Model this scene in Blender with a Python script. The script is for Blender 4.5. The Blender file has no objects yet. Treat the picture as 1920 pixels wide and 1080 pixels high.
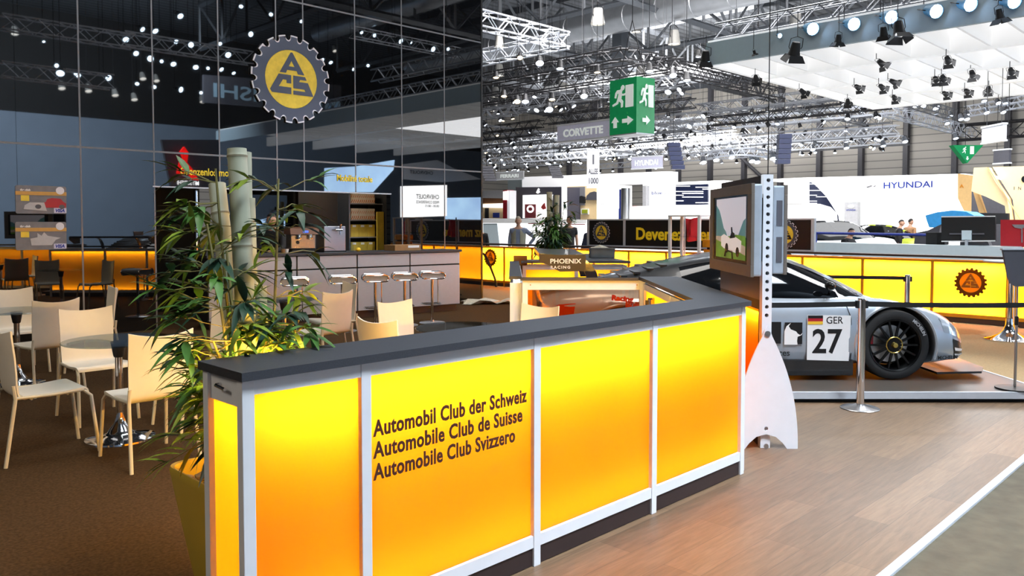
import bpy, bmesh, math, random
from mathutils import Vector, Matrix
random.seed(7)
S = bpy.context.scene
C = S.collection
PI = math.pi

# ---------------------------------------------------------------- camera, world, lights, exposure
AZ = math.radians(44.7)                  # heading of the view, from +X towards +Y
FPX = 1500.0                             # focal length in pixels of a 1920 px wide picture
PIT = math.atan(61 / 1500)
cd = bpy.data.cameras.new('camera')
cd.sensor_width = 36
cd.lens = FPX / 1920 * 36
cd.shift_y = -61 / 1920
cd.clip_end = 400
cam = bpy.data.objects.new('camera', cd)
C.objects.link(cam)
cam.location = (0, 0, 1.6)
cam.rotation_euler = (PI / 2 - PIT, 0, AZ - PI / 2)
S.camera = cam

S.view_settings.view_transform = 'Standard'
S.view_settings.look = 'None'
S.view_settings.exposure = 0.0
S.view_settings.gamma = 1.0
S.view_settings.use_curve_mapping = False
S.cycles.max_bounces = 8
S.cycles.diffuse_bounces = 4
S.cycles.glossy_bounces = 4
S.cycles.transmission_bounces = 6
S.cycles.transparent_max_bounces = 10
S.cycles.sample_clamp_indirect = 6
S.cycles.use_denoising = True
S.cycles.caustics_reflective = False
S.cycles.caustics_refractive = False

w = bpy.data.worlds.new('hall_ambient')
S.world = w
w.use_nodes = True
w.node_tree.nodes['Background'].inputs[0].default_value = (0.75, 0.85, 1, 1)
w.node_tree.nodes['Background'].inputs[1].default_value = 0.10

RT = Vector((math.sin(AZ), -math.cos(AZ), 0))          # to the right of the view
FH = Vector((math.cos(AZ), math.sin(AZ), 0))           # level, along the view
FW = (FH * math.cos(PIT) - Vector((0, 0, 1)) * math.sin(PIT))
UPV = RT.cross(FW)
RZ = AZ - PI / 2                                       # a thing turned to face the view has this rotation
CAM = Vector((0, 0, 1.6))


def ray(px, py):
    return RT * ((px - 960) / FPX) + UPV * ((540 - py) / FPX - 61 / FPX) + FW


def atd(px, py, dep):
    return CAM + ray(px, py) * dep


def atx(px, py, x):
    d = ray(px, py)
    return CAM + d * (x / d.x)


def aty(px, py, y):
    d = ray(px, py)
    return CAM + d * (y / d.y)


def atz(px, py, z):
    d = ray(px, py)
    return CAM + d * ((z - 1.6) / d.z)


def UW(u, v, z=0):
    p = RT * u + FH * v
    return Vector((p.x, p.y, z))


def area_light(name, loc, aim, sx, sy, watts, col=(1, 1, 1), spread=PI):
    l = bpy.data.lights.new(name, 'AREA')
    l.shape = 'RECTANGLE'
    l.size, l.size_y = sx, sy
    l.energy = watts
    l.color = col
    l.spread = spread
    o = bpy.data.objects.new(name, l)
    C.objects.link(o)
    o.location = loc
    o.rotation_euler = (Vector(aim) - Vector(loc)).to_track_quat('-Z', 'Y').to_euler()
    return o


def spot(name, loc, aim, watts, col=(1, 1, 1), ang=50, blend=.5, rad=.15):
    l = bpy.data.lights.new(name, 'SPOT')
    l.energy = watts
    l.color = col
    l.spot_size = math.radians(ang)
    l.spot_blend = blend
    l.shadow_soft_size = rad
    o = bpy.data.objects.new(name, l)
    C.objects.link(o)
    o.location = loc
    o.rotation_euler = (Vector(aim) - Vector(loc)).to_track_quat('-Z', 'Y').to_euler()
    return o


COOL = (.80, .90, 1)
area_light('unseen_hall_light', (3.4, -4.2, 12), (4.3, .8, .2), 4, 4, 390, COOL, math.radians(48))
area_light('unseen_hall_light', (6.5, 8.0, 13.6), (6.5, 9, 0), 6, 6, 620, (1, .97, .93))
area_light('unseen_hall_light', (-7, 5.5, 8), (2, 5.5, .5), 3, 3, 330, (1, .87, .70))  # warm fill added from the side to lift counter end and chairs
area_light('unseen_hall_light', (13, -3, 13.0), (9, 3, 0), 4, 4, 700, (.95, .97, 1))
area_light('unseen_hall_light', (23, 14, 14.3), (36, 20, 1), 12, 8, 13000, (1, .98, .96))
area_light('unseen_hall_light', (29, 3, 14.2), (37, 8, 1), 8, 8, 15000, (1, .98, .96))
area_light('unseen_hall_light', (42, 30, 14), (58, 34, 4), 14, 10, 12000, (1, .97, .93))
area_light('roof_light', (30, 20, 9.2), (30, 20, 20), 40, 30, 2300, (.9, .95, 1))
area_light('unseen_hall_light', (8, -16, 11.5), (8, -30, 2), 20, 6, 15000, (.78, .9, 1))
area_light('canopy_light', (26, 3, 5.75), (26, 3, 0), 9, 14, 2200, (.97, .98, 1))
area_light('niche_fill', (8.0, 12.95, 2.85), (8.2, 12.9, 0), 1.2, .3, 45, (1, .88, .7))  # area light added to lift the dark shelf niche
spot('unseen_spot', (8.5, -3.5, 9.5), (16, 5.2, 1.1), 3800, (.86, .94, 1), 40)  # narrow spot added only to brighten the pale ledge
spot('unseen_spot', (9.5, .8, 6.2), (8.2, 3.0, .5), 800, (1, .98, .95), 50)
spot('unseen_spot', (5.6, 2.0, 6.5), (7.2, 4.8, .6), 450, (1, .98, .95), 45)
spot('unseen_spot', (12.5, 4.0, 6.2), (8.6, 3.2, .6), 500, (.85, .93, 1), 45)
spot('bar_fill_spot', (8.2, 7.6, 6.4), (7.3, 11.2, .6), 700, (.86, .93, 1), 60)  # cool spot added, facing the bar, to brighten its steel front

# ---------------------------------------------------------------- materials


def lin(r, g, b):
    f = lambda v: (v / 255 / 12.92) if v / 255 <= .04045 else ((v / 255 + .055) / 1.055) ** 2.4
    return (f(r), f(g), f(b))


MATS = {}


def M(name, rgb=(128, 128, 128), rough=.5, metal=0, emit=0, var=.06, scale=12, bump=0, spec=.5, coat=0, ior=None, stretch=None, lincol=None):
    if name in MATS:
        return MATS[name]
    m = bpy.data.materials.new(name)
    m.use_nodes = True
    nt = m.node_tree
    b = nt.nodes['Principled BSDF']
    col = lincol or lin(*rgb)
    tc = nt.nodes.new('ShaderNodeTexCoord')
    mp = nt.nodes.new('ShaderNodeMapping')
    nt.links.new(tc.outputs['Object'], mp.inputs[0])
    if stretch:
        mp.inputs['Scale'].default_value = stretch
    no = nt.nodes.new('ShaderNodeTexNoise')
    no.inputs['Scale'].default_value = scale
    no.inputs['Detail'].default_value = 4
    nt.links.new(mp.outputs[0], no.inputs['Vector'])
    cr = nt.nodes.new('ShaderNodeValToRGB')
    cr.color_ramp.elements[0].position = .3
    cr.color_ramp.elements[1].position = .7
    cr.color_ramp.elements[0].color = (*[c * (1 - var) for c in col], 1)
    cr.color_ramp.elements[1].color = (*[min(1, c * (1 + var)) for c in col], 1)
    nt.links.new(no.outputs['Fac'], cr.inputs[0])
    nt.links.new(cr.outputs[0], b.inputs['Base Color'])
    b.inputs['Roughness'].default_value = rough
    b.inputs['Metallic'].default_value = metal
    b.inputs['Specular IOR Level'].default_value = spec
    if coat:
        b.inputs['Coat Weight'].default_value = coat
        b.inputs['Coat Roughness'].default_value = .05
    if ior:
        b.inputs['IOR'].default_value = ior
    if emit:
        nt.links.new(cr.outputs[0], b.inputs['Emission Color'])
        b.inputs['Emission Strength'].default_value = emit
    if bump:
        bp = nt.nodes.new('ShaderNodeBump')
        bp.inputs['Strength'].default_value = bump
        bp.inputs['Distance'].default_value = .01
        nt.links.new(no.outputs['Fac'], bp.inputs['Height'])
        nt.links.new(bp.outputs[0], b.inputs['Normal'])
    MATS[name] = m
    return m


def glow_panel_mat(name, col):
    m = bpy.data.materials.new(name)
    m.use_nodes = True
    nt = m.node_tree
    nt.nodes.clear()
    out = nt.nodes.new('ShaderNodeOutputMaterial')
    no = nt.nodes.new('ShaderNodeTexNoise')
    no.inputs['Scale'].default_value = 3
    cr = nt.nodes.new('ShaderNodeValToRGB')
    cr.color_ramp.elements[0].color = (*[c * .96 for c in col], 1)
    cr.color_ramp.elements[1].color = (*col, 1)
    nt.links.new(no.outputs['Fac'], cr.inputs[0])
    tr = nt.nodes.new('ShaderNodeBsdfTranslucent')
    nt.links.new(cr.outputs[0], tr.inputs[0])
    df = nt.nodes.new('ShaderNodeBsdfDiffuse')
    nt.links.new(cr.outputs[0], df.inputs[0])
    gl = nt.nodes.new('ShaderNodeBsdfGlossy')
    gl.inputs['Roughness'].default_value = .15
    m1 = nt.nodes.new('ShaderNodeMixShader')
    m1.inputs[0].default_value = .12
    m2 = nt.nodes.new('ShaderNodeMixShader')
    m2.inputs[0].default_value = .025
    nt.links.new(tr.outputs[0], m1.inputs[1])
    nt.links.new(df.outputs[0], m1.inputs[2])
    nt.links.new(m1.outputs[0], m2.inputs[1])
    nt.links.new(gl.outputs[0], m2.inputs[2])
    nt.links.new(m2.outputs[0], out.inputs[0])
    MATS[name] = m
    return m


def glass_mat(name, tint, gloss=.12):
    m = bpy.data.materials.new(name)
    m.use_nodes = True
    nt = m.node_tree
    nt.nodes.clear()
    out = nt.nodes.new('ShaderNodeOutputMaterial')
    t = nt.nodes.new('ShaderNodeBsdfTransparent')
    no = nt.nodes.new('ShaderNodeTexNoise')
    no.inputs['Scale'].default_value = 2
    cr = nt.nodes.new('ShaderNodeValToRGB')
    cr.color_ramp.elements[0].color = (*tint, 1)
    cr.color_ramp.elements[1].color = (*[min(1, c * 1.05) for c in tint], 1)
    nt.links.new(no.outputs['Fac'], cr.inputs[0])
    nt.links.new(cr.outputs[0], t.inputs[0])
    g = nt.nodes.new('ShaderNodeBsdfGlossy')
    g.inputs['Roughness'].default_value = .03
    fr = nt.nodes.new('ShaderNodeLayerWeight')
    pw = nt.nodes.new('ShaderNodeMath')
    pw.operation = 'POWER'
    pw.inputs[1].default_value = 4
    nt.links.new(fr.outputs['Facing'], pw.inputs[0])
    ad = nt.nodes.new('ShaderNodeMath')
    ad.operation = 'MULTIPLY_ADD'
    ad.inputs[1].default_value = .5
    ad.inputs[2].default_value = gloss * .25
    nt.links.new(pw.outputs[0], ad.inputs[0])
    mx = nt.nodes.new('ShaderNodeMixShader')
    nt.links.new(ad.outputs[0], mx.inputs[0])
    nt.links.new(t.outputs[0], mx.inputs[1])
    nt.links.new(g.outputs[0], mx.inputs[2])
    nt.links.new(mx.outputs[0], out.inputs[0])
    MATS[name] = m
    return m


def floor_wood_mat():
    m = bpy.data.materials.new('oak_laminate')
    m.use_nodes = True
    nt = m.node_tree
    b = nt.nodes['Principled BSDF']
    tc = nt.nodes.new('ShaderNodeTexCoord')
    br = nt.nodes.new('ShaderNodeTexBrick')
    br.inputs['Scale'].default_value = 1
    br.inputs['Brick Width'].default_value = 1.25
    br.inputs['Row Height'].default_value = .19
    br.inputs['Mortar Size'].default_value = .0015
    br.inputs['Color1'].default_value = (*lin(128, 106, 84), 1)
    br.inputs['Color2'].default_value = (*lin(106, 88, 70), 1)
    br.inputs['Mortar'].default_value = (*lin(84, 70, 60), 1)
    nt.links.new(tc.outputs['Object'], br.inputs['Vector'])
    mp = nt.nodes.new('ShaderNodeMapping')
    mp.inputs['Scale'].default_value = (1.2, 14, 1)
    nt.links.new(tc.outputs['Object'], mp.inputs[0])
    no = nt.nodes.new('ShaderNodeTexNoise')
    no.inputs['Scale'].default_value = 3
    no.inputs['Detail'].default_value = 8
    no.inputs['Roughness'].default_value = .65
    no.inputs['Distortion'].default_value = .6
    nt.links.new(mp.outputs[0], no.inputs['Vector'])
    cr = nt.nodes.new('ShaderNodeValToRGB')
    cr.color_ramp.elements[0].position = .3
    cr.color_ramp.elements[1].position = .72
    cr.color_ramp.elements[0].color = (.62, .58, .54, 1)
    cr.color_ramp.elements[1].color = (1.12, 1.08, 1.03, 1)
    nt.links.new(no.outputs['Fac'], cr.inputs[0])
    mx = nt.nodes.new('ShaderNodeMix')
    mx.data_type = 'RGBA'
    mx.blend_type = 'MULTIPLY'
    mx.inputs[0].default_value = 1
    nt.links.new(br.outputs['Color'], mx.inputs[6])
    nt.links.new(cr.outputs[0], mx.inputs[7])
    nt.links.new(mx.outputs[2], b.inputs['Base Color'])
    b.inputs['Roughness'].default_value = .42
    MATS['oak_laminate'] = m
    return m


def striped_mat(name, rgb1, rgb2, axis, period, frac=.08, rough=.6):
    """sheet metal or board with a repeating seam along one axis"""
    m = bpy.data.materials.new(name)
    m.use_nodes = True
    nt = m.node_tree
    b = nt.nodes['Principled BSDF']
    tc = nt.nodes.new('ShaderNodeTexCoord')
    sp = nt.nodes.new('ShaderNodeSeparateXYZ')
    nt.links.new(tc.outputs['Object'], sp.inputs[0])
    mu = nt.nodes.new('ShaderNodeMath')
    mu.operation = 'MULTIPLY'
    mu.inputs[1].default_value = 1 / period
    nt.links.new(sp.outputs[axis], mu.inputs[0])
    fr = nt.nodes.new('ShaderNodeMath')
    fr.operation = 'FRACT'
    nt.links.new(mu.outputs[0], fr.inputs[0])
    cr = nt.nodes.new('ShaderNodeValToRGB')
    cr.color_ramp.elements[0].position = frac
    cr.color_ramp.elements[0].color = (*lin(*rgb2), 1)
    cr.color_ramp.elements[1].position = frac * 1.6
    cr.color_ramp.elements[1].color = (*lin(*rgb1), 1)
    nt.links.new(fr.outputs[0], cr.inputs[0])
    nt.links.new(cr.outputs[0], b.inputs['Base Color'])
    b.inputs['Roughness'].default_value = rough
    MATS[name] = m
    return m


M('gloss_black', (9, 10, 12), .015, ior=1.95, var=.05)
M('black', (14, 14, 15), .45)
M('soft_black', (20, 20, 22), .7)
M('seam_grey', (120, 122, 126), .4, .3)
M('alu', (196, 202, 210), .38, .25, var=.03)
M('alu_white', (224, 228, 234), .42, 0, var=.02)
M('alu_truss', (150, 154, 162), .35, .7)
M('truss_bright', (222, 228, 240), .4, .15)
M('truss_dark', (36, 36, 40), .5, .3)
M('chrome', (225, 225, 228), .07, 1, var=.02)
M('steel', (190, 190, 192), .28, 1, var=.05, stretch=(1, 1, 14))
M('brushed_steel', (196, 200, 204), .36, .55, var=.06, stretch=(1, 1, 14))
M('counter_slab', (52, 55, 62), .5, var=.25, scale=160)
M('plinth', (46, 34, 34), .5)
M('ink', (70, 36, 20), .5)
M('chair_shell', (232, 223, 206), .42, var=.02)
M('chair_frame', (206, 196, 172), .4, .1, var=.03)
M('carpet_brown', (68, 50, 31), .95, var=.35, scale=60, bump=.25, spec=.1)
M('carpet_beige', (168, 146, 112), .95, var=.12, scale=50, bump=.2, spec=.1)
M('concrete', (82, 75, 60), .8, var=.22, scale=8, bump=.3)
M('platform_top', (70, 65, 61), .42, var=.1, scale=20)
M('hall_floor', (120, 118, 116), .6, var=.1, scale=2)
M('dark_cavity', (12, 9, 8), .8)
M('leaf_green', (70, 112, 46), .45, var=.45, scale=5)
M('leaf_dark', (34, 64, 46), .45, var=.45, scale=5)
M('leaf_lime', (120, 140, 40), .45, var=.3, scale=5)
M('bamboo', (176, 178, 156), .5, var=.12, scale=14, stretch=(1, 1, .2))
M('bamboo_node', (128, 122, 100), .6)
M('stem', (120, 112, 60), .6, var=.2)
M('pot_amber_tint', (196, 168, 62), .22, var=.05, scale=4)  # mustard stands in for amber light on a pale pot
M('stone', (142, 122, 84), .8, var=.4, scale=9)
M('white', (238, 238, 238), .5, var=.02)
M('white_gloss', (244, 244, 246), .2, var=.02)
M('panel_white', (236, 236, 240), .55, emit=.45, var=.01)  # part glow imitates light falling on white panels
M('lit_white', (255, 255, 255), .5, emit=1.1, var=.01)  # glow imitates strong light on white stand walls; real for screens, signs
M('lit_blue_white', (214, 232, 255), .5, emit=1.0, var=.02)
M('ledge_white', (206, 222, 230), .4, var=.02)
M('beige_panel', (255, 224, 172), .5, var=.03)
M('beige_side', (232, 190, 128), .5, var=.04)
M('navy', (30, 38, 70), .35)
M('charcoal', (70, 70, 84), .45, var=.05)
M('red', (176, 30, 44), .4)
M('pink', (226, 140, 140), .5)
M('maroon', (128, 40, 60), .5)
M('orange', (222, 140, 20), .5)
M('yellow', (240, 196, 40), .45)
M('yellow_text', (240, 210, 36), .45)
M('gold', (232, 204, 66), .4, .1, var=.1)
M('emblem_grey', (92, 98, 112), .3, .6, var=.15, scale=1.2)
M('emblem_edge', (232, 232, 240), .4)
M('bronze', (150, 94, 30), .4, .3, var=.15)
M('bronze_lit', (206, 142, 30), .4, .2)
M('sign_green', (20, 146, 86), .4, emit=.25)
M('sign_white', (232, 240, 236), .5, emit=.35)
M('sign_grey', (184, 184, 204), .5, emit=.2)
M('hall_wall_panel', (150, 146, 140), .6)
M('grey_dark', (84, 84, 92), .5)
M('grey_mid', (130, 130, 136), .5)
M('grey_light', (190, 190, 194), .5)
M('card_grey', (120, 122, 130), .5, var=.12, scale=9)
M('card_gold', (206, 160, 84), .5)
M('visa_blue', (44, 64, 160), .5)
M('tape_black', (18, 18, 20), .6)
M('screen_sky', (206, 202, 212), .3, emit=.55, var=.05, scale=2)
M('screen_teal', (84, 132, 136), .3, emit=.4, var=.3, scale=3)
M('screen_green', (96, 140, 46), .3, emit=.4, var=.4, scale=8)
M('screen_dark', (22, 24, 24), .2)
M('screen_road', (186, 168, 146), .3, emit=.45, var=.1)
M('screen_white', (226, 214, 208), .3, emit=.55, var=.03)
M('tv_frame', (122, 114, 106), .4, .3)
M('tv_side', (176, 186, 198), .4, .3)
M('skin', (196, 150, 124), .55, var=.04)
M('hair_grey', (150, 140, 126), .8)
M('hair_dark', (34, 28, 26), .8)
M('cloth_vest', (142, 142, 124), .85, var=.08)
M('cloth_blue', (116, 128, 150), .85)
M('cloth_black', (24, 24, 28), .85)
M('cloth_navy', (38, 44, 70), .85)
M('cloth_tan', (170, 128, 92), .85)
M('cloth_jeans', (70, 74, 92), .85)
M('shoe', (30, 26, 24), .6)
M('car_silver', (176, 186, 198), .24, .45, coat=.6, var=.02)
M('silver_paint', (206, 210, 214), .3, .1, coat=.4, var=.02)
M('wing_amber_tint', (66, 54, 32), .6)  # black end plates browned for the amber they reflect
M('car_carbon', (26, 27, 29), .3, coat=.5, var=.2, scale=60)
M('car_glass', (8, 10, 13), .05, ior=1.7)
M('tyre', (26, 26, 27), .75, var=.1)
M('rim_black', (14, 14, 15), .25, .4)
M('brass', (205, 178, 96), .25, .9)
M('tail_red', (150, 22, 10), .2, emit=.25)
M('headlight', (200, 210, 222), .1, .6)
M('decal_white', (242, 240, 240), .4, var=.01)
M('decal_black', (16, 15, 16), .4)
M('decal_red', (210, 44, 30), .4)
M('flag_gold', (240, 196, 60), .4)
M('lamp_cool', (226, 238, 255), .3, emit=14, var=.01)
M('lamp_warm', (255, 226, 180), .3, emit=9, var=.01)
M('lamp_blue', (206, 228, 255), .3, emit=18, var=.01)
M('lamp_roof', (255, 250, 240), .3, emit=5, var=.01)
M('lamp_shell_white', (150, 148, 144), .5)
M('lamp_blue_shell', (60, 130, 170), .4)
M('duct', (170, 172, 176), .35, .8, var=.1, scale=2)
M('roof_beam', (84, 88, 94), .5, .3)
M('louvre_white', (240, 240, 240), .5, emit=.42, var=.01)  # canopy glow put in for lamp light its underside never receives
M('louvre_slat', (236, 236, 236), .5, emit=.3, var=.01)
M('louvre_fascia', (172, 192, 204), .5, var=.02)
M('reflected_wall', (128, 142, 160), .7, var=.05, scale=1)
M('mirror_red', (255, 24, 16), .5, emit=5)
M('mirror_white', (255, 255, 255), .5, emit=8.5, var=.01)
M('mirror_blue', (170, 206, 255), .5, emit=7, var=.2, scale=.6)  # emission stands in for light on the pale fabric behind the viewer
M('mirror_text', (150, 180, 200), .5, emit=.5)
M('green_car', (164, 176, 40), .3, coat=.4)
M('sky_blue', (64, 168, 240), .5)
M('crate', (112, 118, 122), .5, var=.1)
M('plastic_film', (196, 190, 170), .2, var=.2, scale=20)
M('cardboard', (150, 116, 76), .8, var=.1)
M('carton_white', (226, 218, 196), .7, var=.05)
M('carton_orange', (206, 100, 30), .7)
M('cup_yellow', (206, 178, 70), .6, var=.08)
M('coffee_steel', (168, 160, 150), .25, .8)
M('coffee_brown', (110, 70, 40), .4)
M('display_blue', (60, 90, 240), .3, emit=2)
glow_panel_mat('amber_panel', (1.0, .34, .005))
glow_panel_mat('amber_film', (.50, .40, .05))
glow_panel_mat('bronze_film', (.10, .07, .03))
glass_mat('table_glass', (.66, .72, .73), .3)
glass_mat('clear_glass', (.9, .93, .93))
glass_mat('amber_glass', (.80, .64, .50))
floor_wood_mat()
striped_mat('corrugated_wall', (192, 188, 182), (138, 136, 134), 2, .55, .1)
striped_mat('roof_sheet', (112, 116, 122), (78, 82, 88), 1, .6, .3)

# ---------------------------------------------------------------- mesh helpers


class MB:
    def __init__(s):
        s.bm = bmesh.new()

    def box(s, x0, x1, y0, y1, z0, z1, bev=0):
        b = bmesh.new()
        bmesh.ops.create_cube(b, size=1)
        bmesh.ops.scale(b, vec=(abs(x1 - x0), abs(y1 - y0), abs(z1 - z0)), verts=b.verts)
        bmesh.ops.translate(b, vec=((x0 + x1) / 2, (y0 + y1) / 2, (z0 + z1) / 2), verts=b.verts)
        if bev:
            bmesh.ops.bevel(b, geom=b.edges[:], offset=bev, segments=2, affect='EDGES', profile=.6)
        return s._add(b)

    def _add(s, b, mat=None):
        me = bpy.data.meshes.new('tmp')
        b.to_mesh(me)
        b.free()
        if mat is not None:
            me.transform(mat)
        s.bm.from_mesh(me)
        bpy.data.meshes.remove(me)
        return s

    def mesh(s, me, mat=None):
        me = me.copy()
        if mat is not None:
            me.transform(mat)
        s.bm.from_mesh(me)
        bpy.data.meshes.remove(me)
        return s

    def cyl(s, p0, p1, r0, r1=None, n=12, caps=True):
        p0, p1 = Vector(p0), Vector(p1)
        b = bmesh.new()
        d = p1 - p0
        bmesh.ops.create_cone(b, cap_ends=caps, segments=n, radius1=r0, radius2=r0 if r1 is None else r1, depth=d.length)
        q = d.to_track_quat('Z', 'Y').to_matrix().to_4x4()
        return s._add(b, Matrix.Translation((p0 + p1) / 2) @ q)

    def tube(s, pts, r, n=8, closed=False, caps=True):
        pts = [Vector(p) for p in pts]
        N = len(pts)
        rings = []
        prev = None
        for i, p in enumerate(pts):
            a = pts[(i - 1) % N] if (closed or i > 0) else p
            c = pts[(i + 1) % N] if (closed or i < N - 1) else p
            t = (c - a).normalized()
            if prev is None:
                u = t.orthogonal().normalized()
            else:
                u = (prev - t * prev.dot(t)).normalized()
            prev = u
            v = t.cross(u)
            rr = r[i] if isinstance(r, (list, tuple)) else r
            rings.append([s.bm.verts.new(p + (u * math.cos(2 * PI * k / n) + v * math.sin(2 * PI * k / n)) * rr) for k in range(n)])
        for i in range(N if closed else N - 1):
            A, B = rings[i], rings[(i + 1) % N]
            for k in range(n):
                s.bm.faces.new((A[k], A[(k + 1) % n], B[(k + 1) % n], B[k]))
        if caps and not closed:
            s.bm.faces.new(rings[0][::-1])
            s.bm.faces.new(rings[-1])
        return s

    def lathe(s, prof, n=24, c=(0, 0, 0), mat=None):
        b = bmesh.new()
        rings = []
        for r, z in prof:
            if r < 1e-5:
                rings.append([b.verts.new((0, 0, z))])
            else:
                rings.append([b.verts.new((r * math.cos(2 * PI * k / n), r * math.sin(2 * PI * k / n), z)) for k in range(n)])
        for A, B in zip(rings, rings[1:]):
            for k in range(n):
                k2 = (k + 1) % n
                if len(A) == 1 and len(B) == 1:
                    continue
                if len(A) == 1:
                    b.faces.new((A[0], B[k2], B[k]))
                elif len(B) == 1:
                    b.faces.new((A[k], A[k2], B[0]))
                else:
                    b.faces.new((A[k], A[k2], B[k2], B[k]))
        bmesh.ops.recalc_face_normals(b, faces=b.faces)
        return s._add(b, (Matrix.Translation(c) @ mat) if mat is not None else Matrix.Translation(c))

    def prism(s, poly, t, mat=None):
        """flat outline in local xy, thickness t along +z, then placed by mat"""
        b = bmesh.new()
        vs = [b.verts.new((x, y, 0)) for x, y in poly]
        f = b.faces.new(vs)
        r = bmesh.ops.extrude_face_region(b, geom=[f])
        bmesh.ops.translate(b, vec=(0, 0, t), verts=[v for v in r['geom'] if isinstance(v, bmesh.types.BMVert)])
        bmesh.ops.recalc_face_normals(b, faces=b.faces)
        return s._add(b, mat)

    def quad(s, *pts):
        s.bm.faces.new([s.bm.verts.new(p) for p in pts])
        return s

    def build(s, name, mat, parent=None, smooth=False, loc=None, rz=0):
        me = bpy.data.meshes.new(name)
        s.bm.to_mesh(me)
        s.bm.free()
        return obj(name, me, mat, parent, smooth, loc, rz)


def obj(name, me, mat, parent=None, smooth=False, loc=None, rz=0):
    for m in (mat if isinstance(mat, (list, tuple)) else [mat]):
        me.materials.append(MATS[m] if isinstance(m, str) else m)
    if smooth:
        for p in me.polygons:
            p.use_smooth = True
        try:
            me.set_sharp_from_angle(angle=math.radians(38))
        except Exception:
            pass
    o = bpy.data.objects.new(name, me)
    C.objects.link(o)
    if parent:
        o.parent = parent
    if loc is not None:
        o.location = loc
    o.rotation_euler.z = rz
    return o


def tag(o, label=None, cat=None, group=None, kind=None):
    if label: o['label'] = label
    if cat: o['category'] = cat
    if group: o['group'] = group
    if kind: o['kind'] = kind
    return o


def thing(name, label, cat, loc=(0, 0, 0), rz=0, group=None):
    o = bpy.data.objects.new(name, None)
    o.empty_display_size = .1
    C.objects.link(o)
    o.location = loc
    o.rotation_euler.z = rz
    return tag(o, label, cat, group)


def copy_tree(o, parent=None):
    c = o.copy()
    C.objects.link(c)
    if parent: c.parent = parent
    for ch in [k for k in bpy.data.objects if k.parent == o and k != c]:
        copy_tree(ch, c)
    return c


def frame(o, x, y):
    """matrix whose local x, y axes run along x, y; local z is their cross product (towards the viewer)"""
    x, y = Vector(x).normalized(), Vector(y).normalized()
    z = x.cross(y)
    m = Matrix((x, y, z)).transposed().to_4x4()
    m.translation = Vector(o)
    return m


def text_mesh(s, size, bold=0, ext=.002, align='LEFT', sx=1, shear=0, space=1):
    cu = bpy.data.curves.new('lettering', 'FONT')
    cu.body = s
    cu.size = size
    cu.offset = bold
    cu.extrude = ext
    cu.align_x = align
    cu.shear = shear
    cu.space_character = space
    cu.resolution_u = 3
    o = bpy.data.objects.new('lettering_tmp', cu)
    C.objects.link(o)
    bpy.context.view_layer.update()
    me = bpy.data.meshes.new_from_object(o.evaluated_get(bpy.context.evaluated_depsgraph_get()))
    bpy.data.objects.remove(o)
    if sx != 1:
        me.transform(Matrix.Scale(sx, 4, (1, 0, 0)))
    return me


def outline_mesh(splines, ext):
    """flat outlines (with holes) filled and given a thickness"""
    cu = bpy.data.curves.new('outline', 'CURVE')
    cu.dimensions = '2D'
    cu.fill_mode = 'BOTH'
    cu.extrude = ext
    for pts in splines:
        sp = cu.splines.new('POLY')
        sp.points.add(len(pts) - 1)
        for q, (x, y) in zip(sp.points, pts):
            q.co = (x, y, 0, 1)
        sp.use_cyclic_u = True
    o = bpy.data.objects.new('outline_tmp', cu)
    C.objects.link(o)
    bpy.context.view_layer.update()
    me = bpy.data.meshes.new_from_object(o.evaluated_get(bpy.context.evaluated_depsgraph_get()))
    bpy.data.objects.remove(o)
    return me


def put(me, name, mat, m, parent=None):
    me = me.copy()
    me.transform(m)
    return obj(name, me, mat, parent)


def circle(r, n=40, cx=0, cy=0, a0=0):
    return [(cx + r * math.cos(a0 + 2 * PI * k / n), cy + r * math.sin(a0 + 2 * PI * k / n)) for k in range(n)]


def wall_prism(pts, x, t, name, mat, parent=None):
    """an upright slab at distance x whose outline is given by sight lines, t thick (away from the viewer)"""
    q = [atx(px, py, x) for px, py in pts]
    b = MB()
    b.prism([(-v.y, v.z) for v in q], t, Matrix(((0, 0, 1, x), (-1, 0, 0, 0), (0, 1, 0, 0), (0, 0, 0, 1))))
    return b.build(name, mat, parent)


# the club emblem: toothed ring, disc and three letters, all in one plane
def gear(r, notches=20, depth=.1, nr=.072):
    pts = []
    step = 2 * PI / notches
    for k in range(notches):
        a = k * step + .08
        h = nr / 1.0
        for j in range(4):
            t = a + h + (step - 2 * h) * j / 3
            pts.append((r * math.cos(t), r * math.sin(t)))
        ac = a + step
        for j in range(0, 9):
            ph = PI * j / 8
            tx = (1 - .035 - nr * 1.15 * math.sin(ph)) if 0 < j < 8 else (1 - .035)
            ta = ac - h * math.cos(ph)
            pts.append((r * tx * math.cos(ta), r * tx * math.sin(ta)))
    return pts


LET_A = [[(-.03, .93), (.04, .93), (.5, .2), (.25, .2), (.2, .31), (-.17, .31), (-.22, .2), (-.46, .2)], [(0, .64), (.12, .44), (-.11, .44)]]
LET_C = [[(-.5, .14), (-.02, .14), (-.02, -.15), (-.2, -.15), (-.2, -.04), (-.34, -.04), (-.5, -.29), (-.02, -.29), (-.02, -.52), (-.76, -.52), (-.83, -.42)]]
LET_S = [[(.06, .14), (.53, .14), (.59, .02), (.56, .02), (.33, .02), (.29, -.06), (.64, -.06), (.86, -.52), (.06, -.52), (.06, -.38), (.54, -.38), (.5, -.3), (.06, -.3)]]
GEAR_ME = outline_mesh([gear(1.0), circle(.66, 48)], .012)
GEAR_EDGE_ME = outline_mesh([gear(1.0), gear(.968)], .016)
DISC_ME = outline_mesh([circle(.665, 48)], .012)
ACS_ME = MB()
for L in (LET_A, LET_C, LET_S):
    ACS_ME.mesh(outline_mesh([[(x * .655, y * .655) for x, y in sp] for sp in L], .018))
_t = bpy.data.meshes.new('acs')
ACS_ME.bm.to_mesh(_t)
ACS_ME = _t


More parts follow.
